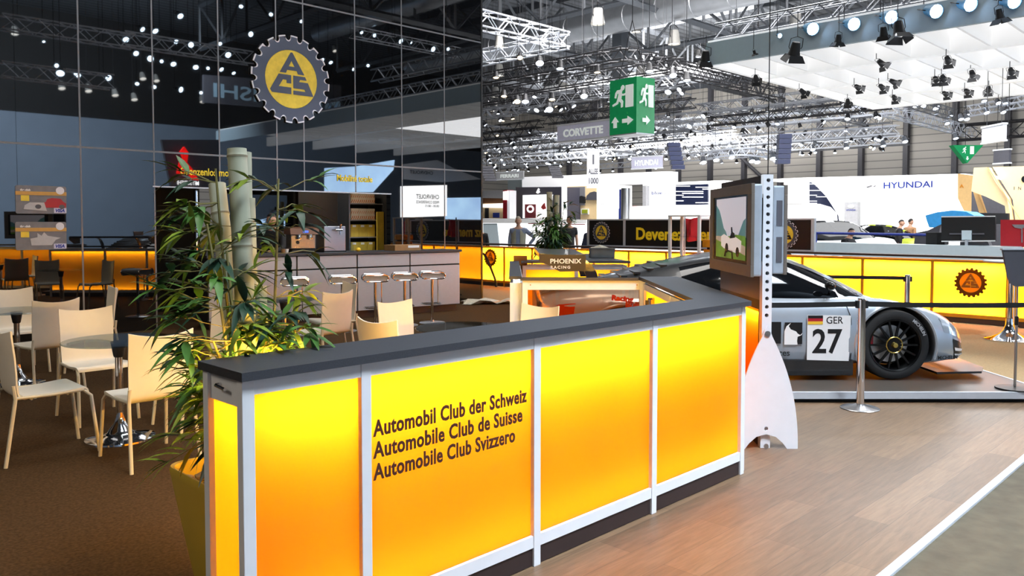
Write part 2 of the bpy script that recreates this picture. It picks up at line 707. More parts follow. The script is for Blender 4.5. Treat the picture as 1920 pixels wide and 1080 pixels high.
def emblem(m, r, parent, ring='emblem_grey', disc='gold', letters='emblem_grey', edge='emblem_edge', name='emblem'):
    mm = m @ Matrix.Scale(r, 4)
    g = put(GEAR_ME, name, ring, mm, parent)
    if edge:
        put(GEAR_EDGE_ME, 'emblem_edge', edge, mm, g)
    put(DISC_ME, 'emblem_disc', disc, mm, g)
    put(ACS_ME, 'emblem_letters', letters, mm, g)
    return g

# ---------------------------------------------------------------- the setting


def struct(name, b, mat, parent=None, smooth=False):
    o = b.build(name, mat, parent, smooth)
    o['kind'] = 'structure'
    return o


def slab(name, poly, z0, z1, mat):
    b = MB()
    b.prism(poly, z1 - z0, Matrix.Translation((0, 0, z0)))
    return struct(name, b, mat)


slab('floor_hall', [(-40, -45), (75, -45), (75, 70), (-40, 70)], -.3, -.03, 'hall_floor')
slab('floor_aisle', [(-6, -12), (14.6, -12), (14.6, 1.3), (-6, 1.3)], -.03, -.012, 'concrete')
slab('floor_stand', [(-6, 1.31), (14.6, 1.31), (14.6, 15.4), (-6, 15.4)], -.03, -.006, 'carpet_beige')
slab('floor_carpet', [(-6, 2.56), (4.64, 2.56), (6.6, 4.6), (11.35, 9.4), (11.35, 15), (-6, 15)], -.006, -.003, 'carpet_brown')
slab('floor_wood', [(-6, 1.33), (8.72, 1.33), (4.75, 5.25), (4.1, 2.62), (-6, 2.62)], -.006, 0, 'oak_laminate')
t1 = MB()
t1.box(-6, 8.7, 1.29, 1.335, -.03, .004, .004)
struct('trim_1', t1, 'alu')

# glossy black wall with its bar opening
YW = 12.25
wl = MB()
wl.box(-1.2, 4.78, YW, YW + .12, 0, 7.2)
WALL = struct('wall_left', wl, 'gloss_black')
wl = MB()
wl.box(4.78, 9.12, YW, YW + .12, 2.15, 7.2)
struct('wall_panel', wl, 'gloss_black', WALL)
wl = MB()
wl.box(9.12, 11.48, YW, YW + .12, 0, 7.2)
struct('wall_panel', wl, 'gloss_black', WALL)
for x in (3.76, 4.77, 5.79, 6.79, 7.30, 8.35, 9.40, 10.46):
    b = MB()
    b.box(x - .011, x + .011, YW - .004, YW + .002, (2.15 if 4.8 < x < 9.2 else 0), 7.2)
    struct('seam_strip', b, 'seam_grey', WALL)
for z in (2.665, 5.335):
    b = MB()
    b.box(-1.2, 11.48, YW - .005, YW + .002, z - .014, z + .014)
    struct('seam_strip', b, 'seam_grey', WALL)
b = MB()
b.box(11.46, 11.50, YW - .01, YW + .13, 0, 7.2)
struct('edge_strip', b, 'black', WALL)
b = MB()
b.box(4.74, 9.14, YW - .012, YW + .1, 2.135, 2.155)
struct('lintel_strip', b, 'alu', WALL)
# the bar room behind the opening
b = MB()
b.box(4.3, 6.5, 14.6, 14.7, 0, 3)
b.box(4.2, 4.3, YW + .12, 14.7, 0, 3)
struct('wall_bar', b, 'dark_cavity')
b = MB()
b.box(6.3, 7.62, 13.2, 13.3, 0, 3)
struct('wall_mirror', b, 'gloss_black')
b = MB()
b.box(7.62, 8.45, 13.0, 13.1, 0, 3)
struct('wall_panel', b, 'soft_black')
b = MB()
b.box(9.5, 9.6, YW + .12, 14.7, 0, 3)
b.box(8.45, 9.6, 14.6, 14.7, 0, 3)
struct('wall_bar', b, 'dark_cavity')
b = MB()
b.box(4.2, 9.6, YW + .12, 14.7, 2.9, 3)
struct('ceiling_bar', b, 'dark_cavity')
b = MB()
b.cyl((5.62, 12.75, 0), (5.62, 12.75, 2.9), .035, n=16)
post = b.build('steel_post', 'chrome', None, True)
tag(post, 'tall chrome post standing in the dark doorway beside the bamboo', 'post')

# far hall wall, its columns, the roof
b = MB()
b.box(60, 60.4, -25, 75, -.1, 13)
struct('wall_back', b, 'corrugated_wall')
for k in range(20):
    y = -8 + k * 3.12
    b = MB()
    b.box(59.55, 60, y - .16, y + .16, -.1, 13)
    struct('column', b, 'grey_dark')
b = MB()
b.cyl((59.5, 35.5, 9.4), (59.5, 30.8, 5.2), .14, n=8)
struct('beam_brace', b, 'grey_dark')
b = MB()
b.box(-40, 66, 58, 58.4, -.1, 13)
struct('wall_far', b, 'corrugated_wall')
b = MB()
b.box(-45, 66, -30.4, -30, -.1, 8.2)
struct('wall_right', b, 'reflected_wall')
b = MB()
b.box(-45, 66, -31, -30.4, 8.2, 15)
struct('wall_right', b, 'soft_black')
b = MB()
b.box(-45, 66, -45, 75, 14.6, 14.8)
struct('ceiling', b, 'roof_sheet')


def girder(name, a, c, h, r, n, mat='roof_beam'):
    """a deep lattice girder from a to c: two chords, posts and diagonals"""
    a, c = Vector(a), Vector(c)
    up = Vector((0, 0, h))
    b = MB()
    s = Vector((-(c - a).y, (c - a).x, 0)).normalized() * r

    def bar(p, q, k=1.0):
        b.cyl(p, q, r * k, n=4)
    bar(a, c, 1.5)
    bar(a + up, c + up, 1.5)
    for i in range(n):
        p, q = a.lerp(c, i / n), a.lerp(c, (i + 1) / n)
        bar(p, p + up, .8)
        if i % 2:
            bar(p, q + up, .8)
        else:
            bar(p + up, q, .8)
    o = b.build(name, mat)
    o['kind'] = 'structure'
    return o


for k, y in enumerate((-6, 3, 12, 21, 30, 39, 48)):
    girder('beam_roof', (14, y, 11.2), (60, y, 11.2), 2.6, .11, 18)
for x in (20, 29, 38, 47):
    girder('beam_roof', (x, -20, 11.4), (x, 57, 11.4), 2.4, .10, 28)
for x in (17, 23, 26, 32, 35, 41, 44):
    b = MB()
    b.box(x - .1, x + .1, -20, 57, 14.2, 14.6)
    struct('beam_purlin', b, 'roof_beam')
for x, z, r in ((31, 11.3, .62), (24.5, 12.2, .5), (43, 10.8, .6)):
    b = MB()
    pts = []
    for k in range(40):
        y = -15 + k * 1.8
        pts += [(x, y, z), (x, y + .06, z), (x, y + .08, z), (x, y + .12, z)]
    rr = [r, r, r * 1.05, r * 1.05] * 40
    b.tube(pts, rr, 14)
    o = b.build('ventilation_duct', 'duct', None, True)
    tag(o, {31: 'fat silver ventilation duct running under the hall roof above the white louvred canopy', 24.5: 'slimmer silver ventilation duct running high under the roof nearest the stand', 43: 'far silver ventilation duct behind the crowd of lamps'}[x], 'duct')
# two roof columns that come down beside the escape cube
for px, dep in ((1163, 40),):
    p = atd(px, 60, dep)
    b = MB()
    b.box(p.x - .28, p.x + .28, p.y - .28, p.y + .28, 7.5, 14.6)
    struct('column', b, 'roof_beam')

# ---------------------------------------------------------------- glowing counters


def strip_light(parent, loc, aim, L, wdt, watts, rz):
    l = bpy.data.lights.new('tube_light', 'AREA')
    l.shape = 'RECTANGLE'
    l.size, l.size_y = L, wdt
    l.energy = watts
    l.color = (1, .93, .8)
    o = bpy.data.objects.new('tube_light', l)
    C.objects.link(o)
    o.parent = parent
    o.location = loc
    if aim > 0:
        o.rotation_euler = (PI, 0, 0)
    return o


def counter(name, label, loc, rz, posts, depth, h, watts, slab_over=.02, both=True, ends=(), rail=.055, plinth=.09, slabm='counter_slab', pw=.045, base=.34, back_tube=0, trim='alu_white'):
    """a run of framed light boxes; local x along the run, y = 0 the front, y = depth the back"""
    t = thing(name, label, 'counter', loc, rz)
    L0, L1 = posts[0], posts[-1]
    zt = h - .03
    for x in posts:
        for y0, y1 in ((0, .04), (depth - .04, depth)):
            b = MB()
            b.box(x - pw / 2, x + pw / 2, y0, y1, 0, zt, .003)
            b.build('post', trim, t)
    for y0, y1 in ((.004, .032), (depth - .032, depth - .004)):
        b = MB()
        b.box(L0, L1, y0, y1, zt - rail, zt)
        b.build('top_rail', trim, t)
        b = MB()
        b.box(L0, L1, y0, y1, plinth, plinth + .055)
        b.build('bottom_rail', trim, t)
        b = MB()
        b.box(L0, L1, y0 + .008, y1 - .008, 0.004, plinth)
        b.build('plinth', 'plinth', t)
    for i in range(len(posts) - 1):
        for y in ((.022, depth - .022) if both else (.022,)):
            b = MB()
            x0, x1 = posts[i] + pw / 2 - .004, posts[i + 1] - pw / 2 + .004
            b.quad((x0, y, plinth + .05), (x1, y, plinth + .05), (x1, y, zt - rail + .004), (x0, y, zt - rail + .004))
            b.build('light_panel', 'amber_panel', t)
    if not both:
        b = MB()
        b.box(L0, L1, depth - .03, depth - .01, plinth, zt)
        b.build('back_panel', 'white', t)
    for e in (0, 1):
        x = L0 if e == 0 else L1
        b = MB()
        if e in ends:
            b.quad((x, .04, plinth + .05), (x, depth - .04, plinth + .05), (x, depth - .04, zt - .1), (x, .04, zt - .1))
            b.build('light_panel', 'amber_panel', t)
            b = MB()
            b.box(x - .01, x + .01, .03, depth - .03, zt - .1, zt)
            b.build('end_rail', trim, t)
            b = MB()
            b.box(x - .01, x + .01, .03, depth - .03, 0, plinth + .05)
            b.build('end_rail', trim, t)
        else:
            b.box(x - .01, x + .01, .03, depth - .03, 0.003, zt)
            b.build('end_panel', trim, t)
    b = MB()
    b.box(L0 + .01, L1 - .01, .045, depth - .045, plinth - .03, plinth)
    b.build('bottom_board', 'white', t)
    if back_tube:
        o = area_light('tube_light', (0, 0, 0), (0, 1, -.6), (L1 - L0) - .1, .03, back_tube, (1, .56, .08))
        o.parent = t
        o.location = ((L0 + L1) / 2, depth + .012, zt - .02)
        o.rotation_euler = (math.radians(62), 0, 0)
        b = MB()
        b.box(L0 + .03, L1 - .03, depth - .002, depth + .008, zt - .035, zt - .005)
        b.build('tube_holder', 'white', t)
    n = max(1, round((L1 - L0) / 2.4))
    seg = (L1 - L0) / n
    for i in range(n):
        xc = L0 + seg * (i + .5)
        strip_light(t, (xc, depth / 2, zt - .03), -1, seg - .06, .05, watts * seg, 0)
        strip_light(t, (xc, depth / 2, plinth + .02), 1, seg - .06, .05, watts * seg * base, 0)
    return t


def worktop(name, label, loc, rz, poly, z, th=.03, mat='counter_slab'):
    b = MB()
    b.prism(poly, th, Matrix.Translation((0, 0, z - th)))
    o = b.build(name, mat, None, loc=loc, rz=rz)
    return tag(o, label, 'worktop')


A_POSTS = (0.0, .475, 1.425, 2.37, 3.34)
ca = counter('glow_counter', 'amber backlit counter with the club name lettering nearest the camera', (1.27, 2.5, 0), 0, A_POSTS, .3, 1.105, 13.5, ends=(0,), base=.2, back_tube=170)
for s, z in (('Automobil Club der Schweiz', .79), ('Automobile Club de Suisse', .705), ('Automobile Club Svizzero', .62)):
    me = text_mesh(s, .087, .0026, .001, sx=.80, space=1.06)
    xs = [v.co.x for v in me.vertices]
    want = {'Automobil Club der Schweiz': .852, 'Automobile Club de Suisse': .823, 'Automobile Club Svizzero': .775}[s]
    me.transform(Matrix.Scale(want / max(xs), 4, (1, 0, 0)))
    put(me, 'lettering', 'ink', frame((1.79 - 1.27, .019, z - .01), (1, 0, 0), (0, 0, 1)), ca)
b = MB()
b.cyl((-.03, .18, 1.035), (.0, .18, 1.035), .007, n=8)
b.cyl((-.03, .18, 1.035), (-.03, .11, 1.03), .006, n=8)
b.build('latch', 'chrome', ca, True)
# one continuous slab over the front run and the diagonal leg
worktop('counter_worktop', 'dark grey slab lying over the nearest amber counter and its diagonal leg', (0, 0, 0), 0,
        [(1.235, 2.475), (4.66, 2.475), tuple(UW(1.53, 7.37).xy), tuple(UW(1.17, 7.37).xy), (4.52, 2.81), (1.235, 2.81)], 1.105)

# diagonal leg, then the glazed cross piece and the far leg of the information desk
q0 = UW(1.50, 5.13)
counter('glow_counter', 'amber backlit diagonal counter leg running back from the nearest counter to the racing car', (q0.x, q0.y, 0), RZ + PI / 2, (.0, .95, 2.16), .3, 1.075, 9, base=.4)

cg = thing('glazed_counter', 'pale framed counter with clear pane through which the racing car tail shows', 'counter', UW(.10, 7.34), RZ)
for x in (.02, 1.10):
    b = MB()
    b.box(x - .025, x + .025, 0, .05, 0, 1.07, .003)
    b.build('post', 'alu_white', cg)
b = MB()
b.box(0, 1.12, .004, .04, .985, 1.07)
b.build('top_rail', 'alu_white', cg)
b = MB()
b.box(0, 1.12, .004, .04, .0, .14)
b.build('bottom_rail', 'alu_white', cg)
b = MB()
b.box(.045, 1.08, .02, .026, .14, .985)
b.build('pane', 'amber_glass', cg)
b = MB()
b.box(-.02, 1.42, .035, .08, 1.07, 1.095)
b.box(-.02, 1.06, -.012, .08, 1.07, 1.095)
b.build('cap_rail', 'counter_slab', cg)
for x in (.07, 1.05):
    b = MB()
    b.cyl((x, .002, 1.03), (x, .006, 1.03), .006, n=8)
    b.build('screw', 'bronze', cg)

p0 = UW(.10, 7.1)
cl = counter('glow_counter', 'amber backlit counter leg running back beside the brown carpet towards the far desk', UW(-.02, 10.4), RZ - PI / 2, (.0, .9, 1.8, 2.98), .13, 1.075, 22, base=.5)
worktop('counter_worktop', 'narrow grey slab on the counter leg beside the brown carpet', UW(-.04, 7.42), RZ, [(.01, 0), (.13, 0), (.13, 2.96), (.01, 2.96)], 1.105)
b = MB()
b.box(-.09, .09, -.06, .06, 0, 1.17, .004)
o = b.build('corner_post', 'bronze', None, loc=UW(.11, 10.55), rz=RZ)
tag(o, 'stout amber post at the far corner of the carpet side counter leg', 'post')
counter('glow_counter', 'amber backlit cross counter behind the rear wing of the racing car', UW(.16, 10.42), RZ, (.0, .68, 1.32), .4, 1.075, 10, base=.5, trim='alu')
worktop('counter_worktop', 'broad dark grey slab carrying the grey crate behind the rear wing', UW(.12, 10.38), RZ, [(0, 0), (1.42, 0), (1.1, 2.6), (.62, 2.6), (.5, .5), (0, .5)], 1.105)

# the long back wall of light boxes; local x runs along -Y
XB = 14.1
ys = [15.2, 14.24, 13.28, 12.32, 11.36, 10.4, 9.44, 8.48, 7.52, 6.50, 5.42, 4.30, 3.22]
cb = counter('glow_counter', 'long amber backlit back counter running behind the racing car to the emblem at its end', (XB, ys[0], 0), -PI / 2, [ys[0] - y for y in ys], .3, 1.03, 75, both=False, base=.8, rail=.03, trim='bronze_lit')
worktop('counter_worktop', 'long brown edged slab along the top of the long back counter', (XB - .03, 15.25, 0), -PI / 2, [(0, 0), (12.1, 0), (12.1, .36), (0, .36)], 1.075, .035, 'plinth')
c1 = counter('glow_counter', 'short amber backlit counter at the far end beyond the grey sign', (XB, 3.1, 0), -PI / 2, (.0, .9, 1.8, 2.7), .3, 1.0, 75, both=False, base=.8, rail=.03, trim='bronze_lit')

e1 = emblem(frame(atx(1820, 530, XB + .005) - Vector((.012, 0, 0)), (0, -1, 0), (0, 0, 1)), .235, None, 'bronze_film', 'amber_film', 'bronze', None, 'club_emblem')
tag(e1, 'bronze toothed club emblem on the end of the long back counter near the chrome pedestal', 'emblem')
e2 = emblem(frame(atx(920, 483, XB + .005) - Vector((.012, 0, 0)), (0, -1, 0), (0, 0, 1)), .235, None, 'bronze_film', 'amber_film', 'bronze', None, 'club_emblem')
tag(e2, 'bronze toothed club emblem on the back counter beside the black wall edge', 'emblem')
pts = [atx(*p, XB - .03 - .02 * i) for i, p in enumerate(((903, 473), (910, 480), (917, 495), (924, 512), (930, 530), (929, 544), (921, 551), (911, 549), (904, 540), (900, 528)))]
b = MB()
sm = []
for i in range(len(pts) - 1):
    for k in range(4):
        t = k / 4
        p0_, p1_, p2_, p3_ = pts[max(0, i - 1)], pts[i], pts[i + 1], pts[min(len(pts) - 1, i + 2)]
        sm.append(.5 * ((2 * p1_) + (-p0_ + p2_) * t + (2 * p0_ - 5 * p1_ + 4 * p2_ - p3_) * t * t + (-p0_ + 3 * p1_ - 3 * p2_ + p3_) * t ** 3))
b.tube(sm, .03, 8)
o = b.build('fuel_hose', 'soft_black', None, True)
tag(o, 'black hose looping down from the emblem at the black wall edge', 'hose')

# black banner standing on the back counter
bn = thing('banner_box', 'long black banner with yellow words standing on the back counter', 'banner', (XB + .12, 0, 1.075))
bn.location.z = 1.075
yb = [11.62, 10.60, 8.42, 6.36]
for i in range(3):
    b = MB()
    b.box(0, .05, -0 + yb[i + 1] + .03, yb[i] - .03, .03, .58)
    b.build('black_panel', 'black', bn)
for y in yb:
    b = MB()
    b.box(-.012, .07, y - .03, y + .03, 0, .61)
    b.build('upright', 'alu', bn)
b = MB()
b.box(-.01, .065, yb[3], yb[0], .58, .61)
b.build('top_rail', 'alu', bn)
b = MB()
b.box(-.01, .065, yb[3], yb[0], 0, .03)
b.build('bottom_rail', 'alu', bn)
me = text_mesh('Devenez membre', .36, .011, .003, sx=.92)
me.transform(Matrix.Scale((atx(1192, 440, XB + .12).y - atx(1388, 440, XB + .12).y) / max(v.co.x for v in me.vertices), 4, (1, 0, 0)))
put(me, 'lettering', 'yellow_text', frame((-.006, atx(1192, 440, XB + .12).y, .17), (0, -1, 0), (0, 0, 1)), bn)
emblem(frame((-.012, atx(1128, 440, XB + .12).y, .31), (0, -1, 0), (0, 0, 1)), .24, bn)
emblem(frame((-.012, atx(1471, 440, XB + .12).y, .31), (0, -1, 0), (0, 0, 1)), .27, bn, letters='black')

# ---------------------------------------------------------------- chairs and tables of the lounge


def sheet(prof, halfw, curve, th):
    """a bent shell: prof = (y, z) points along it, halfw(t), curve(t) = how far the edges lean forward"""
    b = MB()
    n, m = len(prof), 9
    grid = []
    for side in (0, 1):
        g = []
        for i, (y, z) in enumerate(prof):
            a = Vector(prof[max(0, i - 1)])
            c = Vector(prof[min(n - 1, i + 1)])
            d = (c - a).normalized()
            nx = Vector((-d.y, d.x))       # thickness direction
            t = i / (n - 1)
            row = []
            for j in range(m):
                s = -1 + 2 * j / (m - 1)
                cv = curve(t) * s * s
                yy = y + nx.x * th * side + cv * d.y
                zz = z + nx.y * th * side - cv * d.x * .3
                row.append(b.bm.verts.new((s * halfw(t), yy, zz)))
            g.append(row)
        grid.append(g)
    for i in range(n - 1):
        for j in range(m - 1):
            A, B = grid
            b.bm.faces.new((A[i][j], A[i][j + 1], A[i + 1][j + 1], A[i + 1][j]))
            b.bm.faces.new((B[i][j], B[i + 1][j], B[i + 1][j + 1], B[i][j + 1]))
    for i in range(n - 1):
        for j in (0, m - 1):
            A, B = grid
            b.bm.faces.new((A[i][j], A[i + 1][j], B[i + 1][j], B[i][j]))
    for j in range(m - 1):
        for i in (0, n - 1):
            A, B = grid
            b.bm.faces.new((A[i][j], B[i][j], B[i][j + 1], A[i][j + 1]))
    bmesh.ops.recalc_face_normals(b.bm, faces=b.bm.faces)
    return b


def smoothpts(P, k=4):
    out = []
    for i in range(len(P) - 1):
        p0, p1, p2, p3 = [Vector(P[max(0, min(len(P) - 1, i + j))]) for j in (-1, 0, 1, 2)]
        for s in range(k):
            t = s / k
            out.append(.5 * ((2 * p1) + (-p0 + p2) * t + (2 * p0 - 5 * p1 + 4 * p2 - p3) * t * t + (-p0 + 3 * p1 - 3 * p2 + p3) * t ** 3))
    out.append(Vector(P[-1]))
    return out


def make_chair(label):
    t = thing('cafe_chair', label, 'chair', group='cream cafe chairs')
    seat = smoothpts([(.235, .425), (.225, .452), (.19, .463), (.05, .452), (-.10, .445), (-.165, .452)])
    b = sheet(seat, lambda u: .205 + .012 * math.sin(u * PI), lambda u: 0, .011)
    b.build('seat', 'chair_shell', t, True)
    back = smoothpts([(-.10, .442), (-.16, .436), (-.203, .462), (-.222, .53), (-.235, .62), (-.252, .74), (-.275, .865)])
    b = sheet(back, lambda u: .13 + .07 * min(1, u * 5) ** .5 + .010 * u, lambda u: .05 * u, .011)
    for v in b.bm.verts:
        if v.co.z > .8:
            v.co.z += .022 * (v.co.x / .2) ** 2 * (v.co.z - .8) / .06
    b.build('backrest', 'chair_shell', t, True)
    for sx in (-1, 1):
        b = MB()
        b.tube([(sx * .205, .20, .44), (sx * .212, .245, .40), (sx * .225, .29, .0)], .0125, 8)
        b.build('leg', 'chair_frame', t, True)
        b = MB()
        b.tube([(sx * .205, -.225, .53), (sx * .208, -.215, .44), (sx * .225, -.285, .0)], .0125, 8)
        b.build('leg', 'chair_frame', t, True)
        b = MB()
        b.tube([(sx * .205, -.21, .445), (sx * .207, .0, .44), (sx * .205, .2, .445)], .0115, 8)
        b.build('side_rail', 'chair_frame', t, True)
    b = MB()
    b.tube([(-.205, .1, .432), (.205, .1, .432)], .01, 8)
    b.tube([(-.205, -.12, .43), (.205, -.12, .43)], .01, 8)
    b.build('cross_bar', 'chair_frame', t, True)
    return t


CH = [
    (2.10, 5.55, 0, 'cream chair with its back to the nearest amber counter, pushed to the front glass table'),
    (1.63, 6.21, -90, 'cream chair seen from the side at the picture edge, facing the front glass table'),
    (2.25, 7.05, 180, 'cream chair beyond the front glass table, its back showing above the glass'),
    (2.78, 6.27, 95, 'cream chair half hidden by the bamboo, only its seat showing'),
    (2.27, 8.50, 8, 'cream chair with its back to the viewer at the rear glass table by the wall'),
    (2.36, 9.85, 180, 'cream chair standing closest to the black wall, cut off by the picture edge'),
    (2.98, 9.52, 82, 'cream chair turned sideways to the black wall, a narrow back beyond the others'),
    (3.74, 4.92, -82, 'cream chair just behind the counter slab with its lower half hidden'),
    (4.48, 5.70, 185, 'cream chair facing the viewer behind the one at the counter slab'),
    (4.88, 4.70, 93, 'cream chair alone beside the glazed counter, back just above the slab'),
    (4.63, 7.42, 10, 'cream chair with its back to the viewer in front of the bar stools'),
    (5.24, 8.20, 80, 'cream chair sideways behind the one in front of the bar stools'),
]
ch0 = make_chair(CH[0][3])
for i, (x, y, a, lab) in enumerate(CH):
    c = ch0 if i == 0 else copy_tree(ch0)
    c.location = (x, y, -.003)
    c.rotation_euler.z = math.radians(a)
    c['label'] = lab


def make_table(label):
    t = thing('glass_table', label, 'table', group='round glass tables')
    b = MB()
    b.lathe([(0, .728), (.375, .728), (.38, .734), (.375, .74), (0, .74)], 48)
    b.build('table_top', 'table_glass', t, True)
    b = MB()
    b.lathe([(0, .727), (.055, .727), (.05, .70), (.036, .62), (.03, .61), (0, .61)], 20)
    b.build('collar', 'truss_dark', t, True)
    b = MB()
    b.cyl((0, 0, .1), (0, 0, .64), .026, n=20)
    b.build('column', 'chrome', t, True)
    b = MB()
    b.lathe([(.026, .2), (.03, .16), (.045, .115), (.075, .075), (.085, .055), (.11, .04), (.2, .022), (.24, .012), (.242, 0), (0, 0)], 40)
    b.build('base', 'chrome', t, True)
    return t


TB = [(2.14, 6.22, 'round glass table among the front cream chairs with a chrome trumpet foot'),
      (2.16, 9.05, 'round glass table nearest the black wall, mostly hidden by cream chairs'),
      (4.40, 4.95, 'round glass table just over the counter slab with its foot hidden'),
      (4.62, 8.22, 'round glass table half hidden by the bamboo in front of the bar')]
tb0 = make_table(TB[0][2])
for i, (x, y, lab) in enumerate(TB):
    c = tb0 if i == 0 else copy_tree(tb0)
    c.location = (x, y, -.003)
    c['label'] = lab

# ---------------------------------------------------------------- bamboo in its pot


def leaf(b, p, d, up, L, wd, droop):
    """one lance shaped leaf with a folded midrib, pointing along d"""
    d = d.normalized()
    sd = d.cross(up)
    if sd.length < .05:
        sd = d.orthogonal()
    sd.normalize()
    nn = sd.cross(d)
    prof = [(0, .05), (.12, .55), (.35, 1), (.62, .8), (.85, .35), (1, 0)]
    mid, lf, rg = [], [], []
    for t, k in prof:
        c = p + d * (L * t) + Vector((0, 0, -droop * L * t * t)) + nn * (.02 * L * math.sin(t * PI))
        mid.append(b.bm.verts.new(c))
        if k > 0:
            lf.append(b.bm.verts.new(c + sd * (wd * k) + nn * (wd * .25 * k)))
            rg.append(b.bm.verts.new(c - sd * (wd * k) + nn * (wd * .25 * k)))
    for i in range(len(prof) - 1):
        if i < len(lf) - 1:
            b.bm.faces.new((mid[i], mid[i + 1], lf[i + 1], lf[i]))
            b.bm.faces.new((mid[i + 1], mid[i], rg[i], rg[i + 1]))
        else:
            b.bm.faces.new((mid[i], mid[i + 1], lf[i]))
            b.bm.faces.new((mid[i + 1], mid[i], rg[i]))


def sprig(b, bt, p, d, n, size, rnd):
    """a fan of leaves at the end of a twig"""
    d = d.normalized()
    L = rnd.uniform(.06, .16) * size / .13
    e = p + d * L
    bt.tube([p, p + d * L * .5 + Vector((0, 0, .01)), e], [.003, .0025, .0018], 5)
    for k in range(n):
        v = (d + Vector((rnd.uniform(-1, 1), rnd.uniform(-1, 1), rnd.uniform(-.7, .7))) * .85).normalized()
        leaf(b, p + d * L * rnd.uniform(.5, 1), v, Vector((0, 0, 1)), size * rnd.uniform(.8, 1.35), size * rnd.uniform(.10, .15), rnd.uniform(.05, .55))


def bamboo_pole(parent, p0, p1, r, nodes):
    p0, p1 = Vector(p0), Vector(p1)
    pts, rr = [], []
    N = 60
    zs = sorted(set([i / N for i in range(N + 1)] + [q + e for q in nodes for e in (-.012, -.005, 0, .005, .012) if 0 < q + e < 1]))
    for t in zs:
        pts.append(p0.lerp(p1, t))
        k = 1.0
        for q in nodes:
            d = abs(t - q)
            if d < .02:
                k = max(k, 1 + .07 * math.exp(-(d / .008) ** 2))
        rr.append(r * k * (1 - .06 * t))
    b = MB()
    b.tube(pts, rr, 20)
    o = b.build('bamboo_pole', 'bamboo', parent, True)
    for q in nodes:
        c = p0.lerp(p1, q)
        d = (p1 - p0).normalized() * .004
        b = MB()
        b.cyl(c - d, c + d, r * 1.075 * (1 - .06 * q), n=20)
        b.build('node_ring', 'bamboo_node', o, True)
    return o


def shrub(parent, stems, size, n_sprig, rnd, mats=('leaf_green', 'leaf_dark', 'leaf_lime'), leaves=5, spread=1.0, lowbias=1.0, out=None):
    bs = [MB() for _ in mats]
    tw = MB()
    for base, top in stems:
        base, top = Vector(base), Vector(top)
        mid = base.lerp(top, .5) + Vector((rnd.uniform(-.03, .03), rnd.uniform(-.03, .03), 0))
        P = [Vector(v) for v in smoothpts([base, mid, top], 6)]
        tw.tube(P, [.008 - .004 * i / len(P) for i in range(len(P))], 6)
        for k in range(n_sprig):
            t = rnd.random() ** lowbias
            p = P[int(t * (len(P) - 1))]
            a = rnd.uniform(0, 2 * PI)
            d = Vector((math.cos(a), math.sin(a), rnd.uniform(-.35, .55)))
            if out is not None:
                d += out * rnd.uniform(0, .8)
            q = p + d.normalized() * rnd.uniform(.0, .10) * spread
            wts = (5, 4, 1.2 + (2.5 if t < .2 else 0))
            j = rnd.choices(range(len(mats)), wts[:len(mats)])[0]
            tw.tube([p, q], .002, 4)
            sprig(bs[j], tw, q, d, leaves, size, rnd)
    for b, m in zip(bs, mats):
        o = b.build('foliage', m, parent)
        for p in o.data.polygons:
            p.use_smooth = True
    tw.build('twigs', 'stem', parent, True)


PX, PY = 1.61, 3.16
pt = thing('bamboo_planter', 'tall bamboo planter with thick grey green poles behind the end of the nearest counter', 'plant', (PX, PY, -.003))
b = MB()


def rsq(h, r, n=6):
    out = []
    for cx, cy, a0 in ((h - r, h - r, 0), (-h + r, h - r, PI / 2), (-h + r, -h + r, PI), (h - r, -h + r, 1.5 * PI)):
        for k in range(n + 1):
            a = a0 + PI / 2 * k / n
            out.append((cx + r * math.cos(a), cy + r * math.sin(a)))
    return out


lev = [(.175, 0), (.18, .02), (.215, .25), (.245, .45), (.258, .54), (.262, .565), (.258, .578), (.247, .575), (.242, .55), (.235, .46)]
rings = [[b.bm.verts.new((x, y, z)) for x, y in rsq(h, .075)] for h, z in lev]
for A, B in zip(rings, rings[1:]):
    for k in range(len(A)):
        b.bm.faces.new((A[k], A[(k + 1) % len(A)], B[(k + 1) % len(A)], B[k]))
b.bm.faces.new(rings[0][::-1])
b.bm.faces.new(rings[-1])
b.build('pot', 'pot_amber_tint', pt, True)
rnd = random.Random(4)
b = MB()
for k in range(150):
    x, y = rnd.uniform(-.21, .21), rnd.uniform(-.21, .21)
    r = rnd.uniform(.016, .034)
    q = bmesh.new()
    bmesh.ops.create_icosphere(q, subdivisions=1, radius=r)
    for v in q.verts:
        v.co *= rnd.uniform(.75, 1.15)
    m = Matrix.Translation((x, y, .50 + rnd.uniform(0, .025))) @ Matrix.Rotation(rnd.uniform(0, 6), 4, 'Z') @ Matrix.Diagonal((1.3, 1, .7, 1))
    b._add(q, m)
o = b.build('stones', 'stone', pt)
o['kind'] = 'stuff'
o['label'] = 'brown stones covering the soil'


def loc(px, py, dep):
    p = atd(px, py, dep)
    return (p.x - PX, p.y - PY, p.z + .003)


